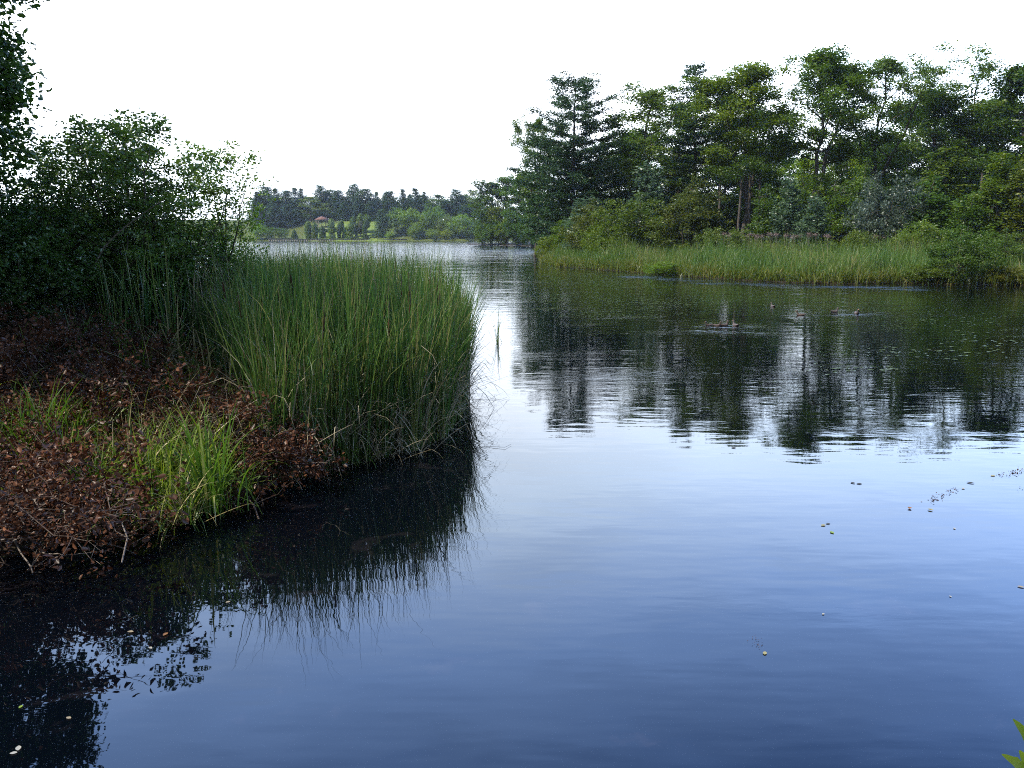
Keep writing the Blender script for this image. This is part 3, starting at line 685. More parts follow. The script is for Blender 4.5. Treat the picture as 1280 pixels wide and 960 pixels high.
# ---------------------------------------------------------------- headland trees
HD = [broadleaf(60, H=17, W=12, base=.08, nl=20, nsub=6, cr=1.1, lv=60, ls=.45, mat='far'), bush(61, H=9, W=11, nc=170, lv=60, ls=.4, cr=1.0, mat='far', up=.55),
      broadleaf(62, H=17, W=10, base=.06, nl=20, nsub=6, cr=1.0, lv=60, ls=.42, mat='far', fork=1)]
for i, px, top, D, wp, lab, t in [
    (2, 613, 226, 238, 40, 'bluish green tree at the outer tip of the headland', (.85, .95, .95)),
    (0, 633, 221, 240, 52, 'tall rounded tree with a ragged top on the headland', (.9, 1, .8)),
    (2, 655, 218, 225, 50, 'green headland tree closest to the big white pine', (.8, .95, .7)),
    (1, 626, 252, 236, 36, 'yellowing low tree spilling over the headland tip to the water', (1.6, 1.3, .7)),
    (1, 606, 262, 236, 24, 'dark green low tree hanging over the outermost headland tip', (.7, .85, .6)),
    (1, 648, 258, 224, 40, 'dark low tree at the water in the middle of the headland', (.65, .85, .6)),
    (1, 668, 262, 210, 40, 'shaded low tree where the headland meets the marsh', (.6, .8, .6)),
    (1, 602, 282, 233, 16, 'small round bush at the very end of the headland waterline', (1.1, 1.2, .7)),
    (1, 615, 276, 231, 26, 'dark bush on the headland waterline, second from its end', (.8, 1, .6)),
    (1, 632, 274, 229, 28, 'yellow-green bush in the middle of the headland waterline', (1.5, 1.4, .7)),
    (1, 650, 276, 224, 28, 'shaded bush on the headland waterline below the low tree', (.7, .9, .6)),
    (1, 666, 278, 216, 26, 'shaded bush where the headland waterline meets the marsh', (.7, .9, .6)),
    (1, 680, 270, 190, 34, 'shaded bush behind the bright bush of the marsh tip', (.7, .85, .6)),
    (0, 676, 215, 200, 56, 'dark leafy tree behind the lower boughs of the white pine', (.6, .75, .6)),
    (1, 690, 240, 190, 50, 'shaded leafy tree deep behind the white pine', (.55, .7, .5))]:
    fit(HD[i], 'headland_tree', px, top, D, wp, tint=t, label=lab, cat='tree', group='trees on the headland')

# ---------------------------------------------------------------- tall trees of the peninsula
pA = pine(101, H=22, W=13, base=.10, step=1.0, tr=.36, irregular=.5, ls=.38, lv=30, prof=lambda t: (.5 + .55 * math.sin(math.pi * min(1, t * .75 + .2))) * (1 - max(0, t - .8) * 2.6), nb=5)
pB = pine(102, H=22, W=8, base=.22, step=.9, tr=.28, irregular=.4, ls=.36, lv=26, prof=lambda t: (1 - t) ** .55 * .9 + .1)
pC = pine(103, H=14, W=11, base=.12, step=.95, tr=.28, irregular=.5, ls=.38, lv=28, prof=lambda t: .55 + .4 * math.sin(math.pi * t))
pD = pine(104, H=14, W=8, base=.3, step=1.0, tr=.2, ls=.45, lv=12, irregular=.25, prof=lambda t: (1 - t) ** .8)
oA = broadleaf(111, H=22, W=10, base=.40, nl=18, nsub=8, cr=1.15, lv=130, ls=.25, tr=.27)
oB = broadleaf(112, H=22, W=11, base=.42, nl=19, nsub=8, cr=1.2, lv=140, ls=.25, tr=.27, flat=.6, fork=1)
oC = broadleaf(113, H=22, W=11, base=.36, nl=18, nsub=8, cr=1.0, lv=95, ls=.24, tr=.26, fork=2)
oD = broadleaf(114, H=22, W=9.5, base=.40, nl=16, nsub=7, cr=.95, lv=80, ls=.24, tr=.22, shape=lambda t: .35 + .65 * t)
oE = broadleaf(115, H=19, W=12, base=.12, nl=24, nsub=7, cr=1.2, lv=130, ls=.28, tr=.3)
oF = broadleaf(116, H=15, W=11, base=.10, nl=20, nsub=7, cr=1.2, lv=120, ls=.28, tr=.26)
oG = broadleaf(117, H=22, W=11, base=.34, nl=19, nsub=8, cr=1.05, lv=100, ls=.24, tr=.26)
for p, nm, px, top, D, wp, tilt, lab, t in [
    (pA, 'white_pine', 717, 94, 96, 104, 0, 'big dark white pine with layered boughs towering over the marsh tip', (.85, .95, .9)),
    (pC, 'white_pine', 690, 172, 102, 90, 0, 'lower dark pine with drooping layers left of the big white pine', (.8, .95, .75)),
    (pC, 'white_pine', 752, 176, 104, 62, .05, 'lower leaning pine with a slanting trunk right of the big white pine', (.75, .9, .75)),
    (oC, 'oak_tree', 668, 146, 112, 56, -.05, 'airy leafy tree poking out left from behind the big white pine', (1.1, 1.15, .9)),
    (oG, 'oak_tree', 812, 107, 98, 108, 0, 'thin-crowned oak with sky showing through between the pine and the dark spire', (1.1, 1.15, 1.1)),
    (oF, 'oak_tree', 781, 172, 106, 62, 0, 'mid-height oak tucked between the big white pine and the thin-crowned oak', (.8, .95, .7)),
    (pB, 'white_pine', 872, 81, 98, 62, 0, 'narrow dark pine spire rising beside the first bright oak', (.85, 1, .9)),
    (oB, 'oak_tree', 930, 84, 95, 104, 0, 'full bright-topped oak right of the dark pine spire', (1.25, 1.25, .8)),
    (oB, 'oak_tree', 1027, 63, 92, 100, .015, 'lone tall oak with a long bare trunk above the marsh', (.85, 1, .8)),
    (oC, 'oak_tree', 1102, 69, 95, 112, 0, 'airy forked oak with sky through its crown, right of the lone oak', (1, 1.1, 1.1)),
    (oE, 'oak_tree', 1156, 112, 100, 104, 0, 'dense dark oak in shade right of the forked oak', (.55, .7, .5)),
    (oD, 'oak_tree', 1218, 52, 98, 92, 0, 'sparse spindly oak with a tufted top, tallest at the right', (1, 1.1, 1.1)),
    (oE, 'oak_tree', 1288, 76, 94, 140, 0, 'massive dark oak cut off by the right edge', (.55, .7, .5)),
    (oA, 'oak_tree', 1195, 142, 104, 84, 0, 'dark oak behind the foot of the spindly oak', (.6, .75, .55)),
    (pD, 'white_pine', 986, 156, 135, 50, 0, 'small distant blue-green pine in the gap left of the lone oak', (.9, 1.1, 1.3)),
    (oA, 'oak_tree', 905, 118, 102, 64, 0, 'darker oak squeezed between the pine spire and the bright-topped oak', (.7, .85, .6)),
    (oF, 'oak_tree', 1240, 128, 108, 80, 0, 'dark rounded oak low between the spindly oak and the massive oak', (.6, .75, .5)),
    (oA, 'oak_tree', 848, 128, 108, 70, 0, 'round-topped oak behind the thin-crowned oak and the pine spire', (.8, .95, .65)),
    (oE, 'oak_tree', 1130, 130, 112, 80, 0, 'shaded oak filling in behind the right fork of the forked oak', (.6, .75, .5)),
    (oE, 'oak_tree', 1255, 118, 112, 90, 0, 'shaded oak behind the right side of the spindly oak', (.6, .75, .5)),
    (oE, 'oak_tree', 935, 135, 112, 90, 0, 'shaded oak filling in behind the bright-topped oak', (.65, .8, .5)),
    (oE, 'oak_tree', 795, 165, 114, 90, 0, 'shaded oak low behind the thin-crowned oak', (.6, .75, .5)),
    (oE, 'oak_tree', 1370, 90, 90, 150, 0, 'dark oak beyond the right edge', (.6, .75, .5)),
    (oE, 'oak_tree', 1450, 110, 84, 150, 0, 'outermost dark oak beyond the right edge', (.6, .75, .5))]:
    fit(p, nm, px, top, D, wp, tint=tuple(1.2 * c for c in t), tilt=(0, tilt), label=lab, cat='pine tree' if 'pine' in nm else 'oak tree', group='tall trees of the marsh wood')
# second rank: lower, denser
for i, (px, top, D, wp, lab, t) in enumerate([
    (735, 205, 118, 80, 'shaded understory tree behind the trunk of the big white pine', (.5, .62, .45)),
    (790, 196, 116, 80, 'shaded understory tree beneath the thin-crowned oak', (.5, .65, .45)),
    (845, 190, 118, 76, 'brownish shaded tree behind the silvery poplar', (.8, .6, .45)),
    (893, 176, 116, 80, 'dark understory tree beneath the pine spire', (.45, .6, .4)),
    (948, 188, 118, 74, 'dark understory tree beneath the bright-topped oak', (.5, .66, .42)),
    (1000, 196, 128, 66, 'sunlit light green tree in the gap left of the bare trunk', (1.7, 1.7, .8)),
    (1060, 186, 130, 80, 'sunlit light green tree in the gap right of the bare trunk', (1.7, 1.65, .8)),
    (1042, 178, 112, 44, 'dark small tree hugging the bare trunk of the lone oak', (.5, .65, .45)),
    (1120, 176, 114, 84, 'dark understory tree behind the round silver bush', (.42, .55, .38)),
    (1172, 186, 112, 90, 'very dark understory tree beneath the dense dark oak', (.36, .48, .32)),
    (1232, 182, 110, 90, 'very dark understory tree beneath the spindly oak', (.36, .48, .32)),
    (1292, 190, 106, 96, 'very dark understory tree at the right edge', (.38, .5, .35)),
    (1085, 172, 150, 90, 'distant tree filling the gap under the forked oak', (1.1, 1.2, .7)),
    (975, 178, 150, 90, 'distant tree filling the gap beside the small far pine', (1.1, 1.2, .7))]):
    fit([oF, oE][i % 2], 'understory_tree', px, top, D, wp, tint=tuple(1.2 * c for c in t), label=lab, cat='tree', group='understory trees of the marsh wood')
for i, (px, top, D, wp, lab, t) in enumerate([
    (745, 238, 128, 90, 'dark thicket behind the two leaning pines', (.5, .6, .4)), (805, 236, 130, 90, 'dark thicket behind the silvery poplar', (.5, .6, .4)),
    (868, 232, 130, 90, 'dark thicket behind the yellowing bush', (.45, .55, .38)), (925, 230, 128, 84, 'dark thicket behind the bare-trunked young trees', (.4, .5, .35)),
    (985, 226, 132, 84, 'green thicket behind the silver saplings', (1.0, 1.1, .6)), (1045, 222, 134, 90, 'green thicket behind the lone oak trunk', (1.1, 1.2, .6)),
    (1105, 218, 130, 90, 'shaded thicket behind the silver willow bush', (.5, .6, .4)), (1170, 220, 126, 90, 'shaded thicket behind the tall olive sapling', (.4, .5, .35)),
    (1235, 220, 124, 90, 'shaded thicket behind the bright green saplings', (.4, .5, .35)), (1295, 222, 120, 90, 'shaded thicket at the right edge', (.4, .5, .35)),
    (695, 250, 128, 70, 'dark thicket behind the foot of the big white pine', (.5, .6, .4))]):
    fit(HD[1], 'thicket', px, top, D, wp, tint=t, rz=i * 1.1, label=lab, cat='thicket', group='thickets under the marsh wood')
# extra bare trunks visible in the shade
tr_ = Proto(9, 1); rng = np.random.default_rng(9); mb = MB(); tube(mb, wob(rng, (0, 0, -.2), (.3, 0, 9), 8, .05), .17 * np.linspace(1.1, .75, 8), 8); tr_.add('trunk', mb.mesh('trunk', M['bark'], True))
mb = MB(); cl_ = MB()
for q in range(14): clump(cl_, np.array([rng.normal() * 1.1, rng.normal() * 1.1, 9 + rng.uniform(-.5, 1.6)]), .9, 70, .26, rng)
tr_.add('crown', cl_.mesh('crown', M['oak']))
for px, top, D, lab in [(923, 200, 88, 'grey bare-trunked young tree in the dark gap left of the saplings'), (938, 192, 90, 'second bare-trunked young tree from the dark gap'),
                        (951, 205, 89, 'thin bare-trunked tree beside the green sapling pair'), (1228, 196, 86, 'pale bare-trunked tree between the saplings at right'),
                        (900, 206, 90, 'young bare-trunked tree right of the yellowing bush'), (1019, 215, 90, 'slender young tree right beside the bare oak trunk')]:
    fit(tr_, 'slender_tree', px, top, D, None, tint=(.6, .75, .5), label=lab, cat='tree', group='slender trees at the wood edge')

# ---------------------------------------------------------------- bushes and saplings in the marsh
bA = bush(201, H=5, W=6, nc=230, lv=60, ls=.17, cr=.5, mat='bush', stems=8)
bB = bush(202, H=6, W=5.6, nc=240, lv=60, ls=.17, cr=.45, mat='olive', stems=10, point=.35)
bC = bush(203, H=5, W=6, nc=260, lv=60, ls=.16, cr=.42, mat='silver', stems=12)
bD = bush(204, H=2.4, W=3.6, nc=120, lv=60, ls=.12, cr=.35, mat='lime', stems=6)
sA = bush(205, H=7, W=3.2, nc=170, lv=42, ls=.18, cr=.4, mat='bush', stems=6, point=.7)
sB = bush(206, H=6, W=2.4, nc=110, lv=36, ls=.17, cr=.36, mat='silver', stems=5, point=.75)
sC = bush(207, H=6.5, W=3.6, nc=150, lv=40, ls=.17, cr=.42, mat='bush', stems=7, point=.55)
for p, nm, px, top, D, wp, lab, t in [
    (bB, 'bush', 866, 222, 74, 84, 'large yellowing olive bush in the middle of the marsh edge', (.85, 1.1, .7)),
    (bA, 'bush', 793, 244, 78, 100, 'wide green bush left of the yellowing olive bush', (1, 1, .8)),
    (bA, 'bush', 742, 252, 82, 62, 'brownish green bush under the big white pine', (.95, .8, .7)),
    (sB, 'poplar', 812, 206, 84, 46, 'silvery green poplar standing above the wide green bush', (.7, .9, .6)),
    (sB, 'poplar', 733, 247, 86, 50, 'pale bluish poplar at the left shoulder of the brownish bush', (.65, .85, .6)),
    (bA, 'bush', 757, 279, 74, 46, 'small bright green bush in front of the wide green bush', (1.3, 1.3, .8)),
    (bA, 'bush', 712, 272, 88, 42, 'small fresh green bush behind the marsh tip', (1.15, 1.3, .8)),
    (bA, 'bush', 690, 294, 88, 34, 'round bright bush right at the marsh tip', (1.5, 1.4, .6)),
    (bC, 'bush', 1106, 220, 70, 78, 'round silver-grey willow bush in the middle right of the marsh', (.62, .68, .55)),
    (sB, 'poplar', 985, 222, 76, 34, 'silvery narrow sapling left of the bare oak trunk', (.7, .9, .55)),
    (sB, 'poplar', 1017, 246, 72, 34, 'silver sapling at the foot of the bare oak trunk', (.75, .95, .6)),
    (sC, 'sapling', 955, 232, 78, 36, 'green pointed sapling at the dark gap', (.8, .95, .7)),
    (sC, 'sapling', 1003, 216, 84, 44, 'green sapling between the two silvery ones', (.9, 1.05, .75)),
    (sC, 'sapling', 1050, 228, 80, 52, 'bushy green sapling left of the silver willow bush', (.95, 1.1, .75)),
    (sC, 'sapling', 1078, 200, 84, 44, 'tall light sapling rising behind the silver willow bush', (1, 1.15, .9)),
    (sA, 'sapling', 1176, 186, 74, 62, 'tall olive green sapling right of the silver willow bush', (1, 1, .75)),
    (sC, 'sapling', 1160, 222, 70, 70, 'bluish green bushy sapling touching the silver willow bush', (.7, .95, .9)),
    (sA, 'sapling', 1247, 192, 68, 62, 'large bright green sapling group near the right edge', (1.15, 1.15, .7)),
    (sA, 'sapling', 1278, 198, 66, 50, 'olive sapling cut by the right edge', (1.15, 1.0, .7)),
    (sC, 'sapling', 1212, 240, 66, 50, 'low green sapling between the tall olive and bright green ones', (.8, 1, .7)),
    (sC, 'sapling', 1345, 205, 64, 90, 'sapling beyond the right edge', (1, 1.05, .7)),
    (bD, 'low_bush', 1150, 277, 60, 62, 'low yellow-green bush in front of the tall olive sapling', (.95, .95, .8)),
    (bD, 'low_bush', 1075, 288, 62, 40, 'low yellow-green bush in front of the silver willow bush', (.9, .85, .8)),
    (bD, 'low_bush', 905, 285, 66, 60, 'low yellow-green bush right of the yellowing olive bush', (.75, .72, .7)),
    (bA, 'bush', 1205, 284, 47.5, 74, 'dark green bush leaning over the marsh waterline near the right', (.75, .9, .7)),
    (bA, 'bush', 1252, 288, 52, 60, 'scrubby grey-green bush behind the waterline at the right edge', (.9, .95, .8)),
    (bD, 'low_bush', 770, 318, 70, 34, 'little yellow-green clump at the waterline left of centre marsh', (.9, 1, .7)),
    (bD, 'low_bush', 828, 327, 58, 44, 'yellow-green clump at the waterline below the yellowing bush', (.9, 1, .7)),
    (bD, 'low_bush', 1258, 332, 46.5, 44, 'rusty yellow clump at the waterline by the right edge', (1, .75, .6)),
    (bD, 'low_bush', 1160, 330, 47.5, 46, 'olive clump at the waterline left of the leaning dark bush', (.8, .78, .6))]:
    fit(p, nm, px, top, D, wp, tint=t, label=lab, cat='bush' if 'bush' in nm else 'young tree', group='bushes and saplings of the marsh')

# far reed belt along the peninsula
rng = np.random.default_rng(21)
back = [(x_ * 1.42, y_ * 1.42) for x_, y_ in pen[::-1]]
bx = [(pen[-1][0] + 14, pen[-1][1] - .5), (pen[-1][0] + 22, pen[-1][1] + 16)]
poly = pen + bx + back
q = scatter(rng, poly, 34000, lambda x, y: (sdist(x, y) > -.25) & (sdist(x, y) < 17))
d = sdist(q[:, 0], q[:, 1]); z = height(q[:, 0], q[:, 1])
hh = (1.75 + .5 * np.sin(q[:, 0] * .5) * np.sin(q[:, 1] * .33 + 1)) * (.45 + .55 * sm(0, 2.5, d + .8 * np.sin(q[:, 0] * 1.9 + np.sin(q[:, 1] * 2)))) * rng.uniform(.6, 1.12, len(q)) * (1 + .14 * np.sin(q[:, 0] * 1.3 + 2))
mb = MB()
blades(mb, np.stack([q[:, 0], q[:, 1], np.maximum(z, -.1)], 1), hh, .035, rng, lean=.13, curl=.3, seg=3, hv=.18,
       a=np.clip(.5 + .35 * np.sin(q[:, 0] * .7 + np.sin(q[:, 1])) + rng.normal(size=len(q)) * .2, 0, 1))
o = mb.obj('far_reeds', M['reed_far']); props(o, 'wide belt of green reeds along the marsh shore across the water', 'reeds', kind='stuff')
# low waterline weeds and tan old stems
q = scatter(rng, poly, 9000, lambda x, y: (sdist(x, y) > -.1) & (sdist(x, y) < 1.4))
mb = MB(); z = height(q[:, 0], q[:, 1])
blades(mb, np.stack([q[:, 0], q[:, 1], z], 1), .75, .05, rng, lean=.4, curl=.5, seg=3, hv=.4)
o = mb.obj('shore_weeds', M['grass']); o.color = (.75, .62, .5, 1); props(o, 'low yellowish weeds fringing the marsh waterline', 'weeds', kind='stuff')
# marsh herbs behind the reeds
q = scatter(rng, [(x_ * 1.25, y_ * 1.25) for x_, y_ in pen] + [(40, 60), (60, 85), (60, 105), (8, 108), (4, 95)], 2200)
mb = MB(); z = height(q[:, 0], q[:, 1])
for i in range(len(q)):
    P = np.array([q[i, 0], q[i, 1], z[i]]) + rng.normal(size=(16, 3)) * [.35, .35, .3] + [0, 0, .9 + .4 * math.sin(q[i, 0])]
    leaves(mb, P, .26, rng, aspect=.4, a=float(rng.uniform()))
o = mb.obj('marsh_herbs', M['bush']); o.color = (1.2, 1.1, .8, 1); props(o, 'tangled green herbs filling the marsh behind the reeds', 'herbs', kind='stuff')
# pink plumes
st = MB(); rng = np.random.default_rng(31); jp = Proto(2, 1)
for k in range(4):
    b0 = np.array([rng.normal() * .25, rng.normal() * .25, 0]); t0 = b0 + [rng.normal() * .1, rng.normal() * .1, 1.9 + rng.uniform(-.2, .2)]
    tube(st, wob(rng, b0, t0, 4, .01), .012, 4)
    P = t0 + rng.normal(size=(34, 3)) * [.09, .09, .06]; hd = MB(); leaves(hd, P, .06, rng, aspect=.8, a=rng.uniform(0, 1, 34)); jp.add('flower_head', hd.mesh('flower_head', M['pink']))

jp.add('stems', st.mesh('stems', M['stem']))
for k, px in enumerate([906, 936, 943, 951, 963, 971, 983, 993, 1009, 1018, 1034, 1095]):
    D = 62 + (k * 37 % 5); ztop = ZC(292 + (k * 13 % 4), D); X0 = XC(px, D, 2)
    jp.place('flowering_weed', (X0, D, ztop - 2.0), k, (1, 1, 1), label='dusty pink plumed wildflower in the row behind the marsh reeds', cat='wildflower', group='pink wildflowers behind the marsh reeds')

# ---------------------------------------------------------------- floating vegetation
rng = np.random.default_rng(41)
pts = []
for (px, py, rx, ry, n) in [(760, 352, 150, 7, 1600), (690, 322, 50, 3, 250), (800, 343, 110, 3, 900), (700, 372, 90, 6, 350), (830, 378, 60, 5, 240), (640, 345, 40, 3, 150),
                            (1150, 400, 130, 9, 90), (1130, 440, 110, 7, 70), (1230, 425, 60, 14, 60), (1060, 462, 60, 5, 30), (760, 392, 70, 6, 160),
                            (650, 308, 30, 1.2, 200), (590, 318, 30, 1.5, 120)]:
    for _ in range(n):
        a_ = rng.normal(size=2); pts.append(G(px + a_[0] * rx * .6, py + a_[1] * ry * .6))
pts = np.array(pts); pts = pts[sdist(pts[:, 0], pts[:, 1]) < -.2]
mb = MB(); k = 6; th = np.arange(k) * 2 * np.pi / k
for (x_, y_) in pts:
    r0 = rng.uniform(.025, .07); e = rng.uniform(.6, 1.4); s0 = rng.uniform(0, 6)
    V = np.stack([x_ + r0 * e * np.cos(th + s0), y_ + r0 * np.sin(th + s0), .008 + .004 * np.sin(th * 2 + s0) + np.full(k, rng.uniform(0, .004))], -1)
    mb.add(V, [[0, 1, 2, 3], [0, 3, 4, 5]], float(rng.uniform()))
props(mb.obj('floating_weed', M['pad']), 'scattered mats of small floating water leaves on the lake', 'water weed', kind='stuff')

# ---------------------------------------------------------------- ducks
m_dk, Nn, Ll = newmat('brown_feather'); o = Nn.new('ShaderNodeOutputMaterial'); p = Nn.new('ShaderNodeBsdfPrincipled'); p.inputs['Roughness'].default_value = .7
at = Nn.new('ShaderNodeAttribute'); at.attribute_name = 'var'; tc = Nn.new('ShaderNodeTexCoord'); nz = Nn.new('ShaderNodeTexNoise'); nz.inputs['Scale'].default_value = 60
Ll.new(tc.outputs['Object'], nz.inputs['Vector']); r1 = ramp(Nn, [(.035, .024, .018), (.15, .10, .07)], [.4, .62]); Ll.new(nz.outputs['Fac'], r1.inputs[0])
mx_ = Nn.new('ShaderNodeMixRGB'); Ll.new(at.outputs['Fac'], mx_.inputs[0]); mx_.inputs[1].default_value = (.03, .022, .018, 1); Ll.new(r1.outputs[0], mx_.inputs[2]); Ll.new(mx_.outputs[0], p.inputs['Base Color']); Ll.new(p.outputs[0], o.inputs[0])
m_bl = barkmat('orange_bill', (.4, .2, .05), (.5, .28, .08), 30, .5)
body = MB()
path = [(-.25, .13, .012, .006), (-.20, .105, .05, .022), (-.13, .075, .085, .05), (-.03, .055, .10, .07), (.07, .055, .098, .072), (.13, .08, .075, .065), (.16, .13, .045, .045), (.17, .18, .032, .034), (.175, .215, .036, .038), (.19, .245, .04, .04), (.215, .25, .034, .034), (.235, .242, .02, .02), (.245, .24, .012, .012)]
k = 12; th = np.arange(k) * 2 * np.pi / k
V = []
for i, (yy, zz, rw, rh) in enumerate(path):
    a0 = path[max(i - 1, 0)]; a1 = path[min(i + 1, len(path) - 1)]
    t = np.array([a1[0] - a0[0], a1[1] - a0[1]]); t /= np.linalg.norm(t); nrm = np.array([-t[1], t[0]])
    V.append(np.stack([rw * np.cos(th), yy + nrm[0] * rh * np.sin(th), zz + nrm[1] * rh * np.sin(th)], -1))
V = np.array(V); n_ = len(path); i = np.arange(n_ - 1)[:, None] * k; j = np.arange(k)[None]; j2 = (j + 1) % k
body.add(V, np.stack([i + j, i + j2, i + k + j2, i + k + j], -1), np.repeat([1, 1, 1, 1, 1, .9, .6, .7, .8, .5, .8, .8, .8], k))
bill = MB(); 
for_ = []
V = []
for yy, zz, rw, rh in [(.243, .24, .015, .012), (.265, .236, .014, .008), (.29, .232, .015, .005), (.302, .231, .006, .003)]:
    V.append(np.stack([rw * np.cos(th), np.full(k, yy), zz + rh * np.sin(th)], -1))
V = np.array(V); i = np.arange(3)[:, None] * k
bill.add(V, np.stack([i + j, i + j2, i + k + j2, i + k + j], -1))
duck = Proto(.3, .2).add('body', body.mesh('body', m_dk, True)).add('bill', bill.mesh('bill', m_bl, True))
for (px, py), rz, s, lab in zip([(886, 406.5), (896, 407), (905, 407), (919.5, 407), (966, 383), (1001, 394), (1043, 390), (1071, 392)],
        [1.9, -1.7, -1.2, .3, .2, 1.4, -1.3, 3.0], [.8, .85, 1.0, 1.0, .9, 1.0, 1.0, 1.1],
        ['brown duck with head down, leftmost of the close group', 'brown duck second in the close group, low in the water', 'brown duck with raised head in the close group', 'brown duck swimming away just right of the close group',
         'small reddish brown duck alone nearest the marsh', 'dark duck in the disturbed water in the middle', 'brown duck swimming left beside the rightmost duck', 'rightmost duck, dark and upright on the water']):
    X_, Y_ = G(px, py); duck.place('duck', (X_, Y_, -.03), rz, (s * .72, s * .72, s * .72), label=lab, cat='duck', group='ducks swimming off the marsh')

# ---------------------------------------------------------------- left bank: cattail bed
rng = np.random.default_rng(51)
bed = [tuple(G(*p)) for p in [(335, 606), (440, 581), (520, 564), (556, 548), (580, 515), (584, 495)]] + [(-.9, 15.5), (-1.2, 17.8), (-4, 19), (-8.5, 19), (-8, 16), tuple(G(200, 455)), tuple(G(260, 520))]
ok = lambda x, y: sdist(x, y) > -.12
def bedpts(n, cond=ok): 
    q = scatter(rng, bed, n, cond); return np.stack([q[:, 0], q[:, 1], np.maximum(height(q[:, 0], q[:, 1]), -.15) - .02], 1)
mb = MB()
P = bedpts(3300); front = rng.uniform(size=3300)
def rtop(P): return 2.44 - .8 * sm(-.28, -.46, P[:, 0] / P[:, 1]) - .12 * sm(-.10, -.05, P[:, 0] / P[:, 1]) - P[:, 2]
pat = np.sin(P[:, 0] * 3.1 + 1.3 * np.sin(P[:, 1] * 2.3)) * np.sin(P[:, 1] * 2.1 + 1.7 * np.sin(P[:, 0] * 1.9))
edge_ = sm(.7, .0, sdist(P[:, 0], P[:, 1]))
ht = rtop(P) * (.92 + .10 * pat) * rng.uniform(.72, 1.08, len(P)) * (1 - .22 * edge_)
base = np.repeat(P, 5, 0) + rng.normal(size=(3300 * 5, 3)) * [.03, .03, 0]
pa = np.clip(np.repeat(.45 + .4 * pat + rng.normal(size=3300) * .2, 5) + rng.normal(size=3300 * 5) * .12, 0, 1)
blades(mb, base, np.repeat(ht, 5), .018, rng, lean=.06, curl=.13, seg=6, hv=.22, a=pa)
# taller flowering stems and tips
P = bedpts(700); blades(mb, P, rtop(P) * 1.10, .010, rng, lean=.07, curl=.14, seg=5, hv=.09)
# outward-leaning fringe over the water
fr_ = lambda x, y: (sdist(x, y) > -.15) & (sdist(x, y) < .35) & (y < 17.5)
P = bedpts(1500, fr_); blades(mb, P, 1.75, .015, rng, lean=.10, curl=.30, seg=6, hv=.35)
P = bedpts(420, lambda x, y: (sdist(x, y) > -.45) & (sdist(x, y) < .0) & (y < 17.5)); blades(mb, P, 1.8, .010, rng, lean=.05, curl=.1, seg=6, hv=.4)
P = bedpts(2200); P[:, 2] += rng.uniform(.2, 1.25, 2200); blades(mb, P, .95, .013, rng, lean=.35, curl=1.0, seg=6, hv=.35)
props(mb.obj('cattail_reeds', M['reed']), 'dense bed of tall green cattail reeds on the near left bank', 'reeds', kind='stuff')
mb = MB()
P = bedpts(1500, lambda x, y: (sdist(x, y) > -.05) & (sdist(x, y) < 1.4) & (y < 17)); blades(mb, P, .95, .012, rng, lean=.75, curl=.7, seg=5, hv=.45)
P = bedpts(1500, lambda x, y: (sdist(x, y) > -.15) & (sdist(x, y) < .55) & (y < 15)); P[:, 2] += rng.uniform(0, .45, 1500); blades(mb, P, .8, .013, rng, lean=.6, curl=.8, seg=6, hv=.5)
P = bedpts(1300); P[:, 2] += rng.uniform(0, .9, 1300); blades(mb, P, .8, .012, rng, lean=.35, curl=1.1, seg=6, hv=.5)
P = bedpts(900); blades(mb, P, 1.6, .012, rng, lean=.15, curl=.7, seg=6, hv=.3)
props(mb.obj('dead_reeds', M['straw']), 'bleached bent old reed leaves at the foot of the cattails', 'reeds', kind='stuff')
# cattails with brown heads
sk, hd = MB(), MB()
tube(sk, wob(rng, (0, 0, -.1), (.03, .02, 2.05), 6, .008), .0045, 5); lathe(hd, [(.001, 1.58), (.011, 1.60), (.0125, 1.68), (.0125, 1.76), (.010, 1.80), (.001, 1.82)], 8, c=(.022, .015, 0))
ct = Proto(2, .1).add('stalk', sk.mesh('stalk', M['stem'], True)).add('seed_head', hd.mesh('seed_head', M['headbrown'], True))
P = bedpts(46, lambda x, y: (sdist(x, y) > -.05) & (sdist(x, y) < 2.2) & (y < 15))
for i, p_ in enumerate(P):
    s = rng.uniform(.85, 1.08); ct.place('cattail', tuple(p_), i, (1.15, 1.15, s), None, (rng.normal() * .07, rng.normal() * .07), label='slender cattail stalk with a brown seed head among the green reeds', cat='cattail', group='brown-headed cattails in the reed bed')

# reed clump standing alone in the water
mb = MB(); X_, Y_ = G(622, 428); P = np.tile([X_, Y_, -.05], (16, 1)) + rng.normal(size=(16, 3)) * [.03, .03, 0]
blades(mb, P, .95, .012, rng, lean=.14, curl=.3, seg=6, hv=.35); 
tube(mb, [(X_, Y_, -.05), (X_ + .02, Y_, .22), (X_ + .10, Y_, .04), (X_ + .13, Y_, -.03)], .006, 4)
props(mb.obj('reed_tuft', M['reed']), 'lone sparse reed tuft standing in open water right of the cattail bed', 'reeds')

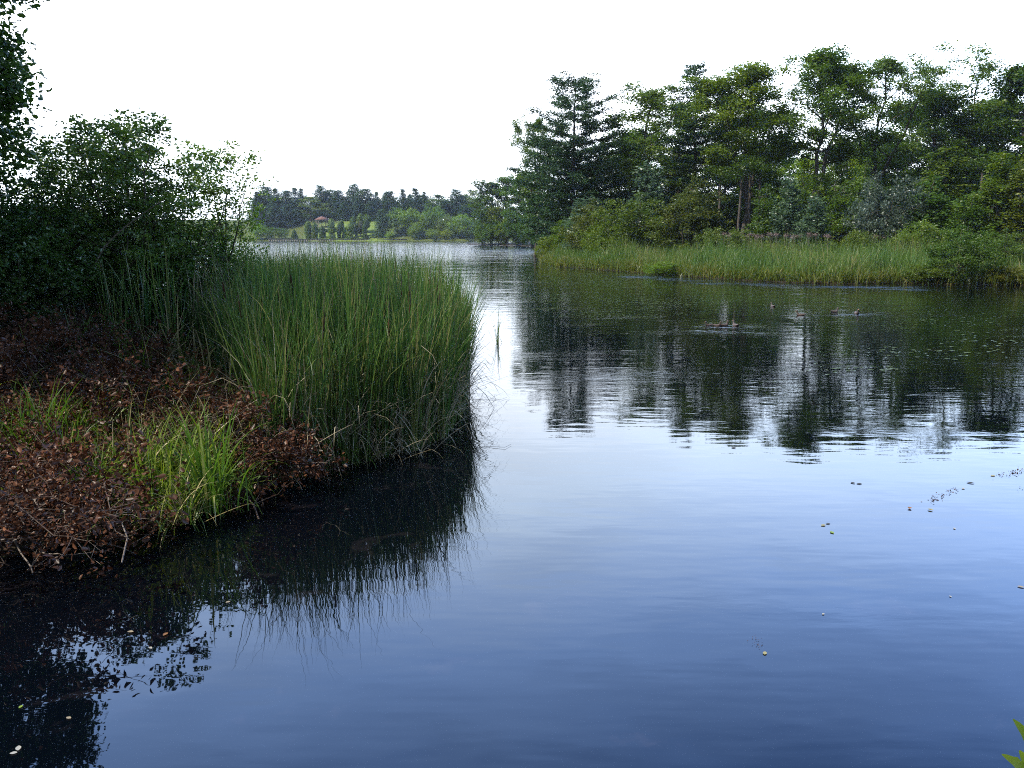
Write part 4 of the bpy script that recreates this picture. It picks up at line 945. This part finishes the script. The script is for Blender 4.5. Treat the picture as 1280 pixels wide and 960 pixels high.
# ---------------------------------------------------------------- left bank: brush heap
def deadbranch(seed, L_=1.5, nlv=230):
    rng = np.random.default_rng(seed); st, lv = MB(), MB()
    P = wob(rng, (-L_ * .5, 0, 0), (L_ * .5, rng.normal() * .2, .1), 8, .05); P[:, 2] += .22 * np.sin(np.linspace(0, math.pi, 8))
    tube(st, P, .0065 * np.linspace(1.2, .35, 8), 5)
    for i in range(12):
        k = rng.integers(1, 7); e = P[k] + np.array([rng.uniform(.1, .5), rng.choice([-1, 1]) * rng.uniform(.15, .5), rng.uniform(-.05, .35)]) * L_ / 1.5
        B = wob(rng, P[k], e, 5, .025); tube(st, B, .003 * np.linspace(1.2, .4, 5), 4)
        for b in B[1:]:
            n = int(nlv / 30 * rng.choice([0, .5, 1, 1.5, 3])); Q = b + rng.normal(size=(n, 3)) * .05
            leaves6(lv, Q, float(rng.uniform(.035, .065)), rng, up=.1, aspect=.55, a=float(rng.uniform()), droop=.5)
    return Proto(1, 1).add('stem', st.mesh('stem', M['twig' if seed % 2 else 'brown_twig'], True)).add('leaves', lv.mesh('leaves', M['dead']))
DB = [deadbranch(300 + i) for i in range(6)]
rng = np.random.default_rng(61)
pile = [(-60, 425), (60, 405), (150, 420), (250, 485), (330, 530), (372, 575), (360, 602), (240, 640), (150, 668), (60, 690), (-60, 708)]
def mound(px, py):
    g = lambda cx, cy, sx, sy: math.exp(-((px - cx) / sx) ** 2 - ((py - cy) / sy) ** 2)
    return .46 * g(285, 530, 75, 48) + .40 * g(30, 440, 90, 36) + .36 * g(40, 655, 100, 42) + .3 * g(150, 500, 60, 30)
q = scatter(rng, pile, 175); q = q[~((np.abs(q[:, 0] - 200) < 85) & (q[:, 1] > 572) & (q[:, 1] < 650))]
q = q[np.argsort(-q[:, 1])]
for i, (px, py) in enumerate(q):
    up = float(rng.uniform(.03, 1) * (.16 + mound(px, py))); P = GZ(px, py, up)
    green = (abs(px - 200) < 60 and 560 < py < 640)
    s = rng.uniform(.75, 1.15)
    tt_ = rng.uniform(.45, 1.35); zone = ('at the dark near waterline' if py > 610 else 'beside the foot of the reeds' if px > 230 else 'at the left edge under the shrubs' if py < 470 else 'in the middle of the heap')
    DB[i % 6].place('dead_branch', tuple(P), rng.uniform(0, 6.28), (s, s, s), (1.2 * tt_, 1.05 * tt_, tt_), (rng.normal() * .25, rng.normal() * .25),
                    label='fallen dead branch with curled russet leaves, ' + zone, cat='dead branch', group='dead branches ' + zone)
# leaf litter over the whole bank
bank = [tuple(G(*p)) for p in [(-60, 745), (60, 712), (150, 682), (240, 652), (380, 596)]] + [(-3.2, 12), (-3, 18), (-9, 22), (-20, 22), (-20, 6)]
q = scatter(rng, bank, 26000, lambda x, y: sdist(x, y) > -.05)
mb = MB(); leaves6(mb, np.stack([q[:, 0], q[:, 1], np.maximum(height(q[:, 0], q[:, 1]), 0) + rng.uniform(.0, .06, len(q))], 1), .06, rng, up=.7, a=rng.uniform(0, 1, len(q)), droop=0)
props(mb.obj('leaf_litter', M['litter']), 'dark leaf litter covering the near bank', 'leaf litter', kind='stuff')
# loose straws over the heap
q = scatter(rng, pile, 900); mb = MB()
for px, py in q:
    P = GZ(px, py, float(rng.uniform(.5, 1.1) * (.18 + mound(px, py)))); a_ = rng.uniform(0, 6.28); L_ = rng.uniform(.15, .7)
    e = P + [math.cos(a_) * L_, math.sin(a_) * L_, rng.uniform(-.15, .15)]
    if sdist(e[0], e[1]) < .15: continue
    tube(mb, wob(rng, P, e, 6, .035), .0028, 3)
props(mb.obj('dry_twigs', M['twig']), 'fine bleached twigs strewn across the brush heap', 'twigs', kind='stuff')
for nm, mt, n, lab in [('strewn_straw', 'straw', 800, 'long dry straws lying over the brush heap'), ('strewn_grass', 'grass', 800, 'limp green grass blades trailing over the brush heap')]:
    q = scatter(rng, pile, n * 2); k = np.clip((q[:, 0] - 60) / 300, 0, 1) if nm == 'strewn_straw' else .25 + .75 * ((np.abs(q[:, 1] - 590) < 55) | (q[:, 0] > 240))
    q = q[rng.uniform(size=len(q)) < .25 + .75 * k][:n]
    P = np.array([GZ(px, py, float(rng.uniform(.5, 1) * (.14 + mound(px, py)))) for px, py in q]); P = P[sdist(P[:, 0], P[:, 1]) > .25]; mb = MB()
    blades(mb, P, .6, .011, rng, lean=.7, curl=1.0, seg=6, hv=.5)
    o = mb.obj(nm, M[mt]); o.color = (.8, .85, .6, 1) if mt == 'grass' else (.8, .75, .65, 1); props(o, lab, 'straw' if mt == 'straw' else 'grass', kind='stuff')
# long bare branches one can tell apart
for pl, r0, lab in [
    ([(-20, 613, .2), (60, 618, .3), (110, 624, .3), (140, 640, .22), (168, 658, .1)], .011, 'long pale bare branch lying across the lower left of the heap'),
    ([(19, 617, .27), (22, 635, .2), (30, 655, .15)], .007, 'short pale forked twig hanging under the long bare branch at far left'),
    ([(38, 617, .27), (52, 640, .22), (70, 668, .12)], .008, 'pale forked twig hanging from the middle of the long bare branch'),
    ([(-6, 622, .3), (8, 655, .25), (24, 685, .2), (42, 716, .1)], .010, 'curved bare branch drooping at the left edge toward the water'),
    ([(-10, 497, .35), (40, 484, .4), (92, 468, .4)], .009, 'straight grey branch rising right at the left edge of the heap'),
    ([(-10, 464, .35), (20, 452, .4), (44, 440, .4)], .007, 'thin grey stick at the left edge above the others'),
    ([(48, 460, .35), (100, 463, .42), (146, 470, .42), (197, 461, .35)], .008, 'long level grey branch just below the leafy weed'),
    ([(117, 514, .4), (160, 502, .48), (210, 494, .46), (268, 488, .4)], .009, 'arched grey branch in the middle of the heap'),
    ([(117, 513, .4), (150, 508, .45), (186, 523, .42), (258, 521, .35)], .007, 'lower bowed grey branch in the middle of the heap'),
    ([(226, 484, .4), (260, 482, .48), (292, 492, .42), (312, 512, .3)], .008, 'curved grey branch near the reeds'),
    ([(-10, 587, .3), (50, 584, .35), (114, 573, .38), (172, 570, .32)], .009, 'long grey branch above the yellow grass at left'),
    ([(20, 512, .4), (40, 503, .45), (62, 502, .42), (80, 512, .35)], .007, 'small bowed grey branch at left of the heap'),
    ([(45, 690, .05), (90, 694, .08), (135, 688, .06)], .006, 'thin wet branch lying along the water edge')]:
    P = np.array([GZ(px, py, u if py > 655 else max(u, .20 + .8 * mound(px, py))) for px, py, u in pl]); mb = MB()
    t = np.linspace(0, 1, len(P)); tt = np.linspace(0, 1, 14); Q = np.stack([np.interp(tt, t, P[:, c]) for c in range(3)], 1)
    Q[1:-1] = (Q[:-2] + 2 * Q[1:-1] + Q[2:]) / 4; Q += rng.normal(size=Q.shape) * .006
    tube(mb, Q, r0 * 1.15 * np.linspace(1, .45, 14), 6)
    props(mb.obj('bare_branch', M['twig'], smooth=True), lab, 'bare branch', group='long bare branches on the brush heap')
# grass tufts
def tuft(seed, n, h, w_, lean, curl, spread, mat='grass', hv=.35, a=None):
    rng = np.random.default_rng(seed); mb = MB(); P = rng.normal(size=(n, 3)) * [spread, spread, 0]; P[:, 2] -= .03
    blades(mb, P, h, w_, rng, lean=lean, curl=curl, seg=7, hv=hv, a=a); return Proto(1, 1).add('blades', mb.mesh('blades', M[mat]))
tf = [tuft(1, 90, .55, .013, .5, .8, .11), tuft(2, 40, .60, .013, .18, .3, .07), tuft(3, 46, .62, .012, .6, .8, .09, 'straw'), tuft(4, 30, 1.25, .013, .08, .2, .10, 'reed'), tuft(5, 150, .5, .014, .8, 1.0, .16)]
for i, px, py, s, t, lab in [
    (0, 192, 625, 1.2, (1, 1, .8), 'drooping yellow-green grass tuft at the near waterline, middle'),
    (4, 228, 612, 1.1, (.95, 1, .8), 'large sprawling yellow-green grass tuft right of centre of the near waterline'),
    (4, 160, 606, 1.0, (.9, .9, .7), 'sprawling yellow-green grass tuft at the left of the sunlit patch'),
    (4, 20, 560, .8, (.55, .75, .45), 'sprawling dark green tuft at the left edge of the heap'),
    (4, 90, 545, .8, (.6, .75, .45), 'sprawling dark green tuft left of the middle of the heap'),
    (1, 145, 530, .7, (.6, .8, .5), 'small green tuft poking through the middle of the heap'),
    (1, 90, 600, .8, (.6, .8, .5), 'green tuft just above the long pale bare branch'),
    (4, 262, 618, .9, (.9, .95, .75), 'sprawling pale green tuft trailing into the water at the right of the sunlit patch'),
    (4, 205, 642, .9, (1, 1, .8), 'sprawling yellow-green tuft trailing into the water below the sunlit patch'),
    (1, 272, 632, 1.15, (.75, .95, .7), 'upright dark green grass tuft at the water, rightmost of the sunlit patch'),
    (1, 60, 580, 1.0, (.6, .8, .5), 'upright green grass tuft in the shade at left'),
    (1, 35, 590, .85, (.5, .72, .45), 'small shaded green grass tuft nearest the left edge'),
    (0, 240, 596, 1.0, (1, 1, .7), 'bright arching grass tuft above the water edge'),
    (1, 112, 640, .8, (.6, .8, .5), 'short green grass tuft under the long bare branch'),
    (2, 206, 470, 1.1, (1, 1, .8), 'dry straw-coloured tuft left of the reeds'),
    (2, 165, 600, .8, (1, .95, .7), 'dry straw tuft at the left of the yellow-green grass'),
    (4, 130, 445, .9, (.7, .85, .6), 'sprawling green tuft on the upper bank left of the tall reed tufts'),
    (4, 215, 505, .9, (.8, .9, .6), 'sprawling olive tuft on the bank between the heap and the straw tufts'),
    (1, 170, 490, .9, (.7, .85, .6), 'upright green tuft behind the arched grey branch'),
    (2, 235, 480, 1.2, (1, 1, .7), 'dry straw tuft at the left foot of the reed bed'),
    (2, 262, 500, 1.1, (.85, .95, .6), 'greenish straw tuft leaning from the left foot of the reed bed'),
    (2, 290, 530, 1.1, (1, 1, .75), 'dry straw tuft halfway along the left foot of the reed bed'),
    (2, 185, 455, .9, (.9, .9, .7), 'thin straw tuft beside the tall green reed tuft'),
    (4, 250, 470, 1.0, (.7, .85, .6), 'sprawling green tuft at the left foot of the reed bed'),
    (3, 180, 440, .85, (1, 1, 1), 'tall green reed tuft left of the straw tuft'),
    (3, 150, 455, .75, (1, 1, 1), 'tall thin reed tuft beside the level grey branch'),
    (3, 218, 450, 1, (1, 1, 1), 'tall reed tuft joining the left end of the reed bed'),
    (1, 120, 560, .7, (.7, .8, .5), 'small olive grass tuft in the middle of the heap'),
    (2, 222, 648, .7, (1.1, 1.1, .8), 'flattened pale grass bundle lying at the water edge'),
    (0, 310, 590, .8, (.7, .9, .6), 'green grass tuft between the heap and the reeds'),
    (2, 330, 560, 1.0, (.9, .95, .7), 'straw tuft between the russet heap and the reeds'),
    (0, 352, 590, .8, (.8, .9, .6), 'small green tuft at the corner of the reed bed'),
    (1, 400, 582, .9, (.7, 1, .6), 'bright upright tuft at the front foot of the reeds'),
    (4, 425, 572, .9, (.7, .8, .6), 'sprawling tuft with bent blades at the front foot of the reeds'),
    (2, 470, 572, 1.1, (1, 1, 1), 'pale bent tuft at the front foot of the reeds'),
    (2, 505, 566, 1.2, (1, 1, 1), 'pale bent tuft near the right corner of the reeds')]:
    P = GZ(px, py, .14 if px < 300 else 0); X_, Y_, Z_ = P
    if px < 300: s *= 1.35
    tf[i].place('grass_tuft', (X_, Y_, Z_), px * .1, (s, s, s), t, label=lab, cat='grass tuft', group='grass tufts on the near bank')
# leafy weeds
def weed(seed, n, H, W, ls):
    rng = np.random.default_rng(seed); st, lv = MB(), MB()
    for i in range(n):
        e = np.array([rng.normal() * W, rng.normal() * W, H * rng.uniform(.5, 1)]); B = wob(rng, (0, 0, -.05), e, 6, .02); tube(st, B, .004, 4)
        for b in B[2:]: leaves6(lv, b + rng.normal(size=(5, 3)) * .035, ls, rng, up=.6, aspect=.6, a=float(rng.uniform()), droop=.1)
    return Proto(1, 1).add('stems', st.mesh('stems', M['stem'])).add('leaves', lv.mesh('leaves', M['weed']))
wd_ = [weed(1, 12, .85, .2, .09), weed(2, 9, .35, .22, .08)]
for i, px, py, s, t, lab in [
    (0, 58, 430, 1.0, (1, 1, 1), 'pale green leafy weed standing against the dark shrubs at left'), (1, 72, 438, 1, (.75, .95, .7), 'low leafy weed at the foot of the tall pale weed'),
    (1, 120, 432, 1, (.7, .95, .7), 'low bright leafy weed right of the tall pale weed'), (1, 95, 452, .9, (.6, .9, .6), 'small leafy weed just above the level grey branch'),
    (0, 160, 372, .8, (.5, .6, .5), 'leafy weed in the shade under the alder'), (1, 150, 448, .9, (.7, 1, .7), 'little weed by the thin reed tuft'), (1, 398, 560, .5, (1, 1.2, .7), 'small bright leaf sprig low in the reeds')]:
    wd_[i].place('leafy_weed', tuple(GZ(px, py, .15)), px * .3, (s, s, s), t, label=lab, cat='weed', group='leafy weeds on the near bank')

# ---------------------------------------------------------------- left bank: alders and the big tree
aA = broadleaf(401, H=4.2, W=3.0, base=.12, nl=20, nsub=8, cr=.24, lv=26, ls=.075, tr=.035, mat='alder', bark='stem', fork=4, fn=leaves6)
aB = broadleaf(402, H=4.2, W=2.4, base=.15, nl=14, nsub=7, cr=.22, lv=20, ls=.072, tr=.03, mat='alder', bark='stem', fork=3, fn=leaves6)
aC = bush(403, H=3.2, W=3.4, nc=330, lv=40, ls=.075, cr=.26, mat='alder', stems=10, fn=leaves6)
aD = bush(404, H=2.6, W=2.6, nc=190, lv=30, ls=.07, cr=.24, mat='alder', stems=8, fn=leaves6)
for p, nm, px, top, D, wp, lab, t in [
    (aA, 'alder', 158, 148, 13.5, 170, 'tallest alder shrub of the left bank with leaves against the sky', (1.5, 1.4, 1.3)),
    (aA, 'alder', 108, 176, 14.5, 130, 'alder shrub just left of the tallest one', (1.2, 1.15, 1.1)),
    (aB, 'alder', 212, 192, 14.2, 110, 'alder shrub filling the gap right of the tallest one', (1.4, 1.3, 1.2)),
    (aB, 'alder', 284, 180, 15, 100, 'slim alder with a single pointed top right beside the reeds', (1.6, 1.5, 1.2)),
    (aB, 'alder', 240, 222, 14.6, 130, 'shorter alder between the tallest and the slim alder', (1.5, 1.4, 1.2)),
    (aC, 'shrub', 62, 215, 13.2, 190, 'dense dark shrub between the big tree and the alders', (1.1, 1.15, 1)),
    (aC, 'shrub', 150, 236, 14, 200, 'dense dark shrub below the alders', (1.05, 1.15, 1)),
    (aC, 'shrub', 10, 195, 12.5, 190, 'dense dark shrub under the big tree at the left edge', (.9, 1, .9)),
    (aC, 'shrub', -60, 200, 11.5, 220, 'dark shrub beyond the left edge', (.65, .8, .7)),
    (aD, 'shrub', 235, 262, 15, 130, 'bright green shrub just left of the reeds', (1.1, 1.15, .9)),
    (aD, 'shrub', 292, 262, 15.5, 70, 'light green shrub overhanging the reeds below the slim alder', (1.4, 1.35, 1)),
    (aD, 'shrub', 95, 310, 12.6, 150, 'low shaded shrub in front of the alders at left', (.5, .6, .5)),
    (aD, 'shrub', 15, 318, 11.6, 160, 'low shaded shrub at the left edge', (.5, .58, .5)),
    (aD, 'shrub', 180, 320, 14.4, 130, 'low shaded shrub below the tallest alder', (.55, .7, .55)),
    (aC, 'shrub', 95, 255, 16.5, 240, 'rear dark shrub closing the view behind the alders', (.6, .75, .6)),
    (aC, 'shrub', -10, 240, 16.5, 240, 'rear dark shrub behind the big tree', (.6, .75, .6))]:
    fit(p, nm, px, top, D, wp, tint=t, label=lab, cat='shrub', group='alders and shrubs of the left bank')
big = bush(411, H=8.6, W=5.2, nc=760, lv=130, ls=.092, cr=.42, mat='alder', bark='bark_dark', stems=9, low=.10, fn=leaves6, power=.38)
for X_, Y_, lab, s in [(-8.65, 10.6, 'big dark tree leaning in from the left edge of the picture', 1.0), (-13.5, 15.0, 'big dark tree further left on the near bank', 1.0)]:
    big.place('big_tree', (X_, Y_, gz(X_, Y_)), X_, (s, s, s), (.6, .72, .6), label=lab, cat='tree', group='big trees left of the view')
# bent pale sapling stems in front of the dark shrubs
for pl, D, r0, lab in [([(94, 384), (112, 340), (130, 306), (152, 285), (174, 268), (200, 250)], 12.4, .016, 'pale bent sapling stem arching right in front of the dark shrubs'),
                       ([(70, 352), (76, 318), (92, 272), (103, 240)], 12.6, .009, 'thin straight pale stem left of the bent sapling'),
                       ([(134, 355), (124, 332), (118, 322)], 12.4, .008, 'short side stem forking low from the bent sapling')]:
    mb = MB(); P = np.array([(XC(px, D, ZC(py, D)), D + .02 * i, ZC(py, D)) for i, (px, py) in enumerate(pl)])
    t = np.linspace(0, 1, len(P)); tt = np.linspace(0, 1, 14); Q = np.stack([np.interp(tt, t, P[:, c]) for c in range(3)], 1)
    Q[0, 2] -= .3; tube(mb, Q, r0 * np.linspace(1, .4, 14), 6)
    props(mb.obj('bent_sapling', M['twig'], smooth=True), lab, 'sapling', group='pale stems before the shrubs')

# ---------------------------------------------------------------- things on the water
def twig(name, pl, r0, lab):
    mb = MB()
    for P in pl: tube(mb, np.array(P), r0 * np.linspace(1, .5, len(P)), 5)
    props(mb.obj(name, M['bark_dark'], smooth=True), lab, 'twig')
def W3(px, py, z=0.): X_, Y_ = G(px, py, 0); return (X_, Y_, z)
a0 = np.array(W3(170, 778, -.02))
twig('water_twig', [[a0, a0 + [-.04, .0, .05], a0 + [-.08, 0, .10], a0 + [-.09, 0, .17]], [a0 + [-.04, 0, .05], a0 + [.02, 0, .08]]], .003, 'small dark twig poking from the water below the heap')
a0 = np.array(W3(178, 805, -.02))
twig('water_twig', [[a0, a0 + [.004, 0, .08], a0 + [-.002, 0, .19]]], .0022, 'thin upright dark twig in the water beside the brown floating leaf')
a0 = np.array(W3(575, 530, 0))
for k_, (px, py, dx) in enumerate([(590, 500, .5), (592, 560, .42)]):
    a0 = np.array(W3(px, py, .004)); twig('floating_twig', [[a0, a0 + [dx * .5, .05, .004], a0 + [dx, -.02, .012], a0 + [dx * 1.2, .15, .01]]], .003, ['thin stem floating off the right corner of the reeds', 'thin stem floating nearer, below the reed corner'][k_])
def leafobj(px, py, s, col, lab, rz=0., curl=.25):
    m = leafcols.get(col)
    X_, Y_ = G(px, py); n = 9; mb = MB(); u = np.linspace(0, 1, n); hw = .5 * np.sin(np.pi * np.clip(u * .94 + .03, 0, 1)) ** .8 * .62
    V = []
    for ui, h_ in zip(u, hw):
        for sd_ in (-1, 0, 1): V.append(((ui - .5), sd_ * h_, (.09 * curl * 4 * abs(sd_) * h_ / .3 + curl * .35 * (ui - .5) ** 2 * 2)))
    V = np.array(V) * s; ca, sa = math.cos(rz), math.sin(rz); V = np.stack([V[:, 0] * ca - V[:, 1] * sa, V[:, 0] * sa + V[:, 1] * ca, V[:, 2]], 1)
    F = [[i * 3 + j, i * 3 + j + 1, i * 3 + j + 4, i * 3 + j + 3] for i in range(n - 1) for j in (0, 1)]
    mb.add(V, F, .5); o = mb.obj('floating_leaf', m, smooth=True); o.scale = (.62, .62, .62); o.location = (X_, Y_, .004); props(o, lab, 'leaf', group='leaves floating on the lake')
leafcols = {'tan': leafmat('tan_leaf', [(.28, .22, .14), (.38, .31, .2)], .2), 'brown': leafmat('brown_leaf', [(.22, .10, .04), (.34, .17, .07)], .2), 'pale': leafmat('pale_leaf', [(.34, .32, .26), (.44, .42, .35)], .2),
            'green': leafmat('yellow_green_leaf', [(.22, .33, .05), (.3, .4, .08)], .3), 'yellow': leafmat('yellow_leaf', [(.34, .30, .12), (.42, .37, .17)], .3), 'dark': leafmat('dark_wet_leaf', [(.03, .03, .02), (.06, .05, .03)], .1)}
for i, (px, py, s, col, lab) in enumerate([
    (163, 791, .07, 'tan', 'tan leaf floating left of the brown curled leaf'), (207, 794, .075, 'brown', 'curled brown leaf floating below the brush heap'), (188, 811, .055, 'pale', 'small pale leaf floating below the brown curled leaf'),
    (285, 753, .06, 'tan', 'greyish tan leaf floating under the reed reflections'), (23, 936, .075, 'pale', 'large pale leaf floating in the bottom left dark reflection'), (17, 942, .06, 'pale', 'pale leaf overlapping the large one at bottom left'),
    (26, 884, .05, 'green', 'yellow-green leaf floating in the left dark reflection'), (86, 898, .055, 'tan', 'pinkish tan leaf floating at the edge of the left dark reflection'),
    (1137, 636, .10, 'brown', 'upright curled brown leaf on the open water at right'), (1163, 638, .09, 'yellow', 'pale yellow leaf right of the curled brown leaf'), (1029, 657, .09, 'yellow', 'yellowish leaf, upper of two in the middle right'),
    (1040, 666, .09, 'green', 'yellowish green leaf, lower of two in the middle right'), (1035, 655, .07, 'dark', 'dark leaf touching the yellowish one in the middle right'), (956, 817, .07, 'yellow', 'lone cream leaf on the dark blue water at lower middle'),
    (1213, 604, .13, 'dark', 'dark leaf at the top of the drifting debris line'), (1204, 611, .08, 'pale', 'small pale leaf by the dark leaf of the debris line'), (1066, 604, .10, 'dark', 'dark flat leaf, left of a pair on the pale water'), (1074, 605, .10, 'dark', 'dark flat leaf, right of a pair on the pale water'),
    (1193, 661, .06, 'pale', 'tiny pale leaf alone at right'), (1276, 734, .08, 'tan', 'tan leaf at the right edge'), (1029, 768, .045, 'pale', 'tiny pale leaf in the middle of the blue water'), (917, 560, .12, 'dark', 'dark leaf just under the tree reflections'), (1241, 595, .10, 'yellow', 'pale yellow leaf heading the right debris line'),
    (1188, 746, .04, 'pale', 'tiny whitish leaf at lower right')]):
    leafobj(px, py, s, col, lab, i * 1.3, .5 if 'curled' in lab else .15)
mb = MB(); rng = np.random.default_rng(77)
for a_, b_, n in [((1160, 628), (1195, 610), 60), ((1245, 596), (1290, 586), 70), ((1275, 615), (1300, 600), 20), ((938, 795), (952, 812), 24)]:
    for _ in range(n):
        u = rng.uniform(); X_, Y_ = G(a_[0] + (b_[0] - a_[0]) * u + rng.normal() * 4, a_[1] + (b_[1] - a_[1]) * u + rng.normal() * 2)
        leaves(mb, np.array([[X_, Y_, .006]]), rng.uniform(.008, .016) if a_[0] < 1000 else rng.uniform(.014, .034), rng, up=1, a=.4)
o = mb.obj('drift_debris', M['litter']); o.color = (2, 2, 1.6, 1); props(o, 'fine dark debris drifting in thin lines on the water', 'debris', kind='stuff')

# sprig of the near bank at the lower right
st, lv = MB(), MB()
b0 = np.array([1.20, 1.38, gz(1.2, 1.38) - .05])
def leafblade(mb, a, b, w_, up=(0, -.5, .8)):
    a, b = np.array(a), np.array(b); n = 9; u = np.linspace(0, 1, n); d = b - a; s_ = np.cross(d, up); s_ /= np.linalg.norm(s_)
    nn = np.cross(s_, d); nn /= np.linalg.norm(nn)
    hw = w_ * .5 * np.sin(np.pi * np.clip(u, .02, .98) ** .8) ** .75 * (1 + .12 * np.sin(u * 22))
    V = []
    for ui, h_ in zip(u, hw):
        c = a + d * ui + nn * .10 * np.linalg.norm(d) * math.sin(ui * math.pi)
        V += [c - s_ * h_ + nn * h_ * .25, c, c + s_ * h_ + nn * h_ * .25]
    mb.add(V, [[i * 3 + j, i * 3 + j + 1, i * 3 + j + 4, i * 3 + j + 3] for i in range(n - 1) for j in (0, 1)], .6)
def S(px, py, Y): return np.array([XC(px, Y, ZC(py, Y)), Y, ZC(py, Y)])
for bot, top_, w_ in [(S(1290, 950, 1.5), S(1266, 899, 1.5), .036), (S(1286, 975, 1.48), S(1252, 943, 1.48), .03), (S(1292, 985, 1.5), S(1274, 938, 1.52), .04), (S(1300, 960, 1.5), S(1308, 895, 1.5), .04), (S(1305, 990, 1.5), S(1345, 940, 1.5), .04), (S(1296, 1040, 1.47), S(1262, 1000, 1.45), .04), (S(1302, 1080, 1.47), S(1350, 1040, 1.45), .04)]:
    leafblade(lv, bot, top_, w_)
tp = S(1296, 945, 1.5); tube(st, [b0, b0 * .6 + tp * .4 + [.01, 0, 0], b0 * .3 + tp * .7, tp], [.005, .004, .0035, .002], 6)
r = bpy.data.objects.new('leafy_sprig', None); C.objects.link(r); props(r, 'bright green leaf sprig rising from the near bank at the bottom right corner', 'plant')
st.obj('stem', M['stem'], r, True); o = lv.obj('leaves', M['lime'], r, True); o.color = (.9, .95, .6, 1)

# ---------------------------------------------------------------- haze
m, Nn, Ll = newmat('haze'); o = Nn.new('ShaderNodeOutputMaterial'); pv = Nn.new('ShaderNodeVolumePrincipled')
pv.inputs['Color'].default_value = (.80, .90, 1, 1); pv.inputs['Density'].default_value = .00013; pv.inputs['Anisotropy'].default_value = .2
Ll.new(pv.outputs[0], o.inputs['Volume'])
mb = MB(); box(mb, (0, 0, 24), (2960, 2960, 60)); props(mb.obj('haze', m), kind='stuff')
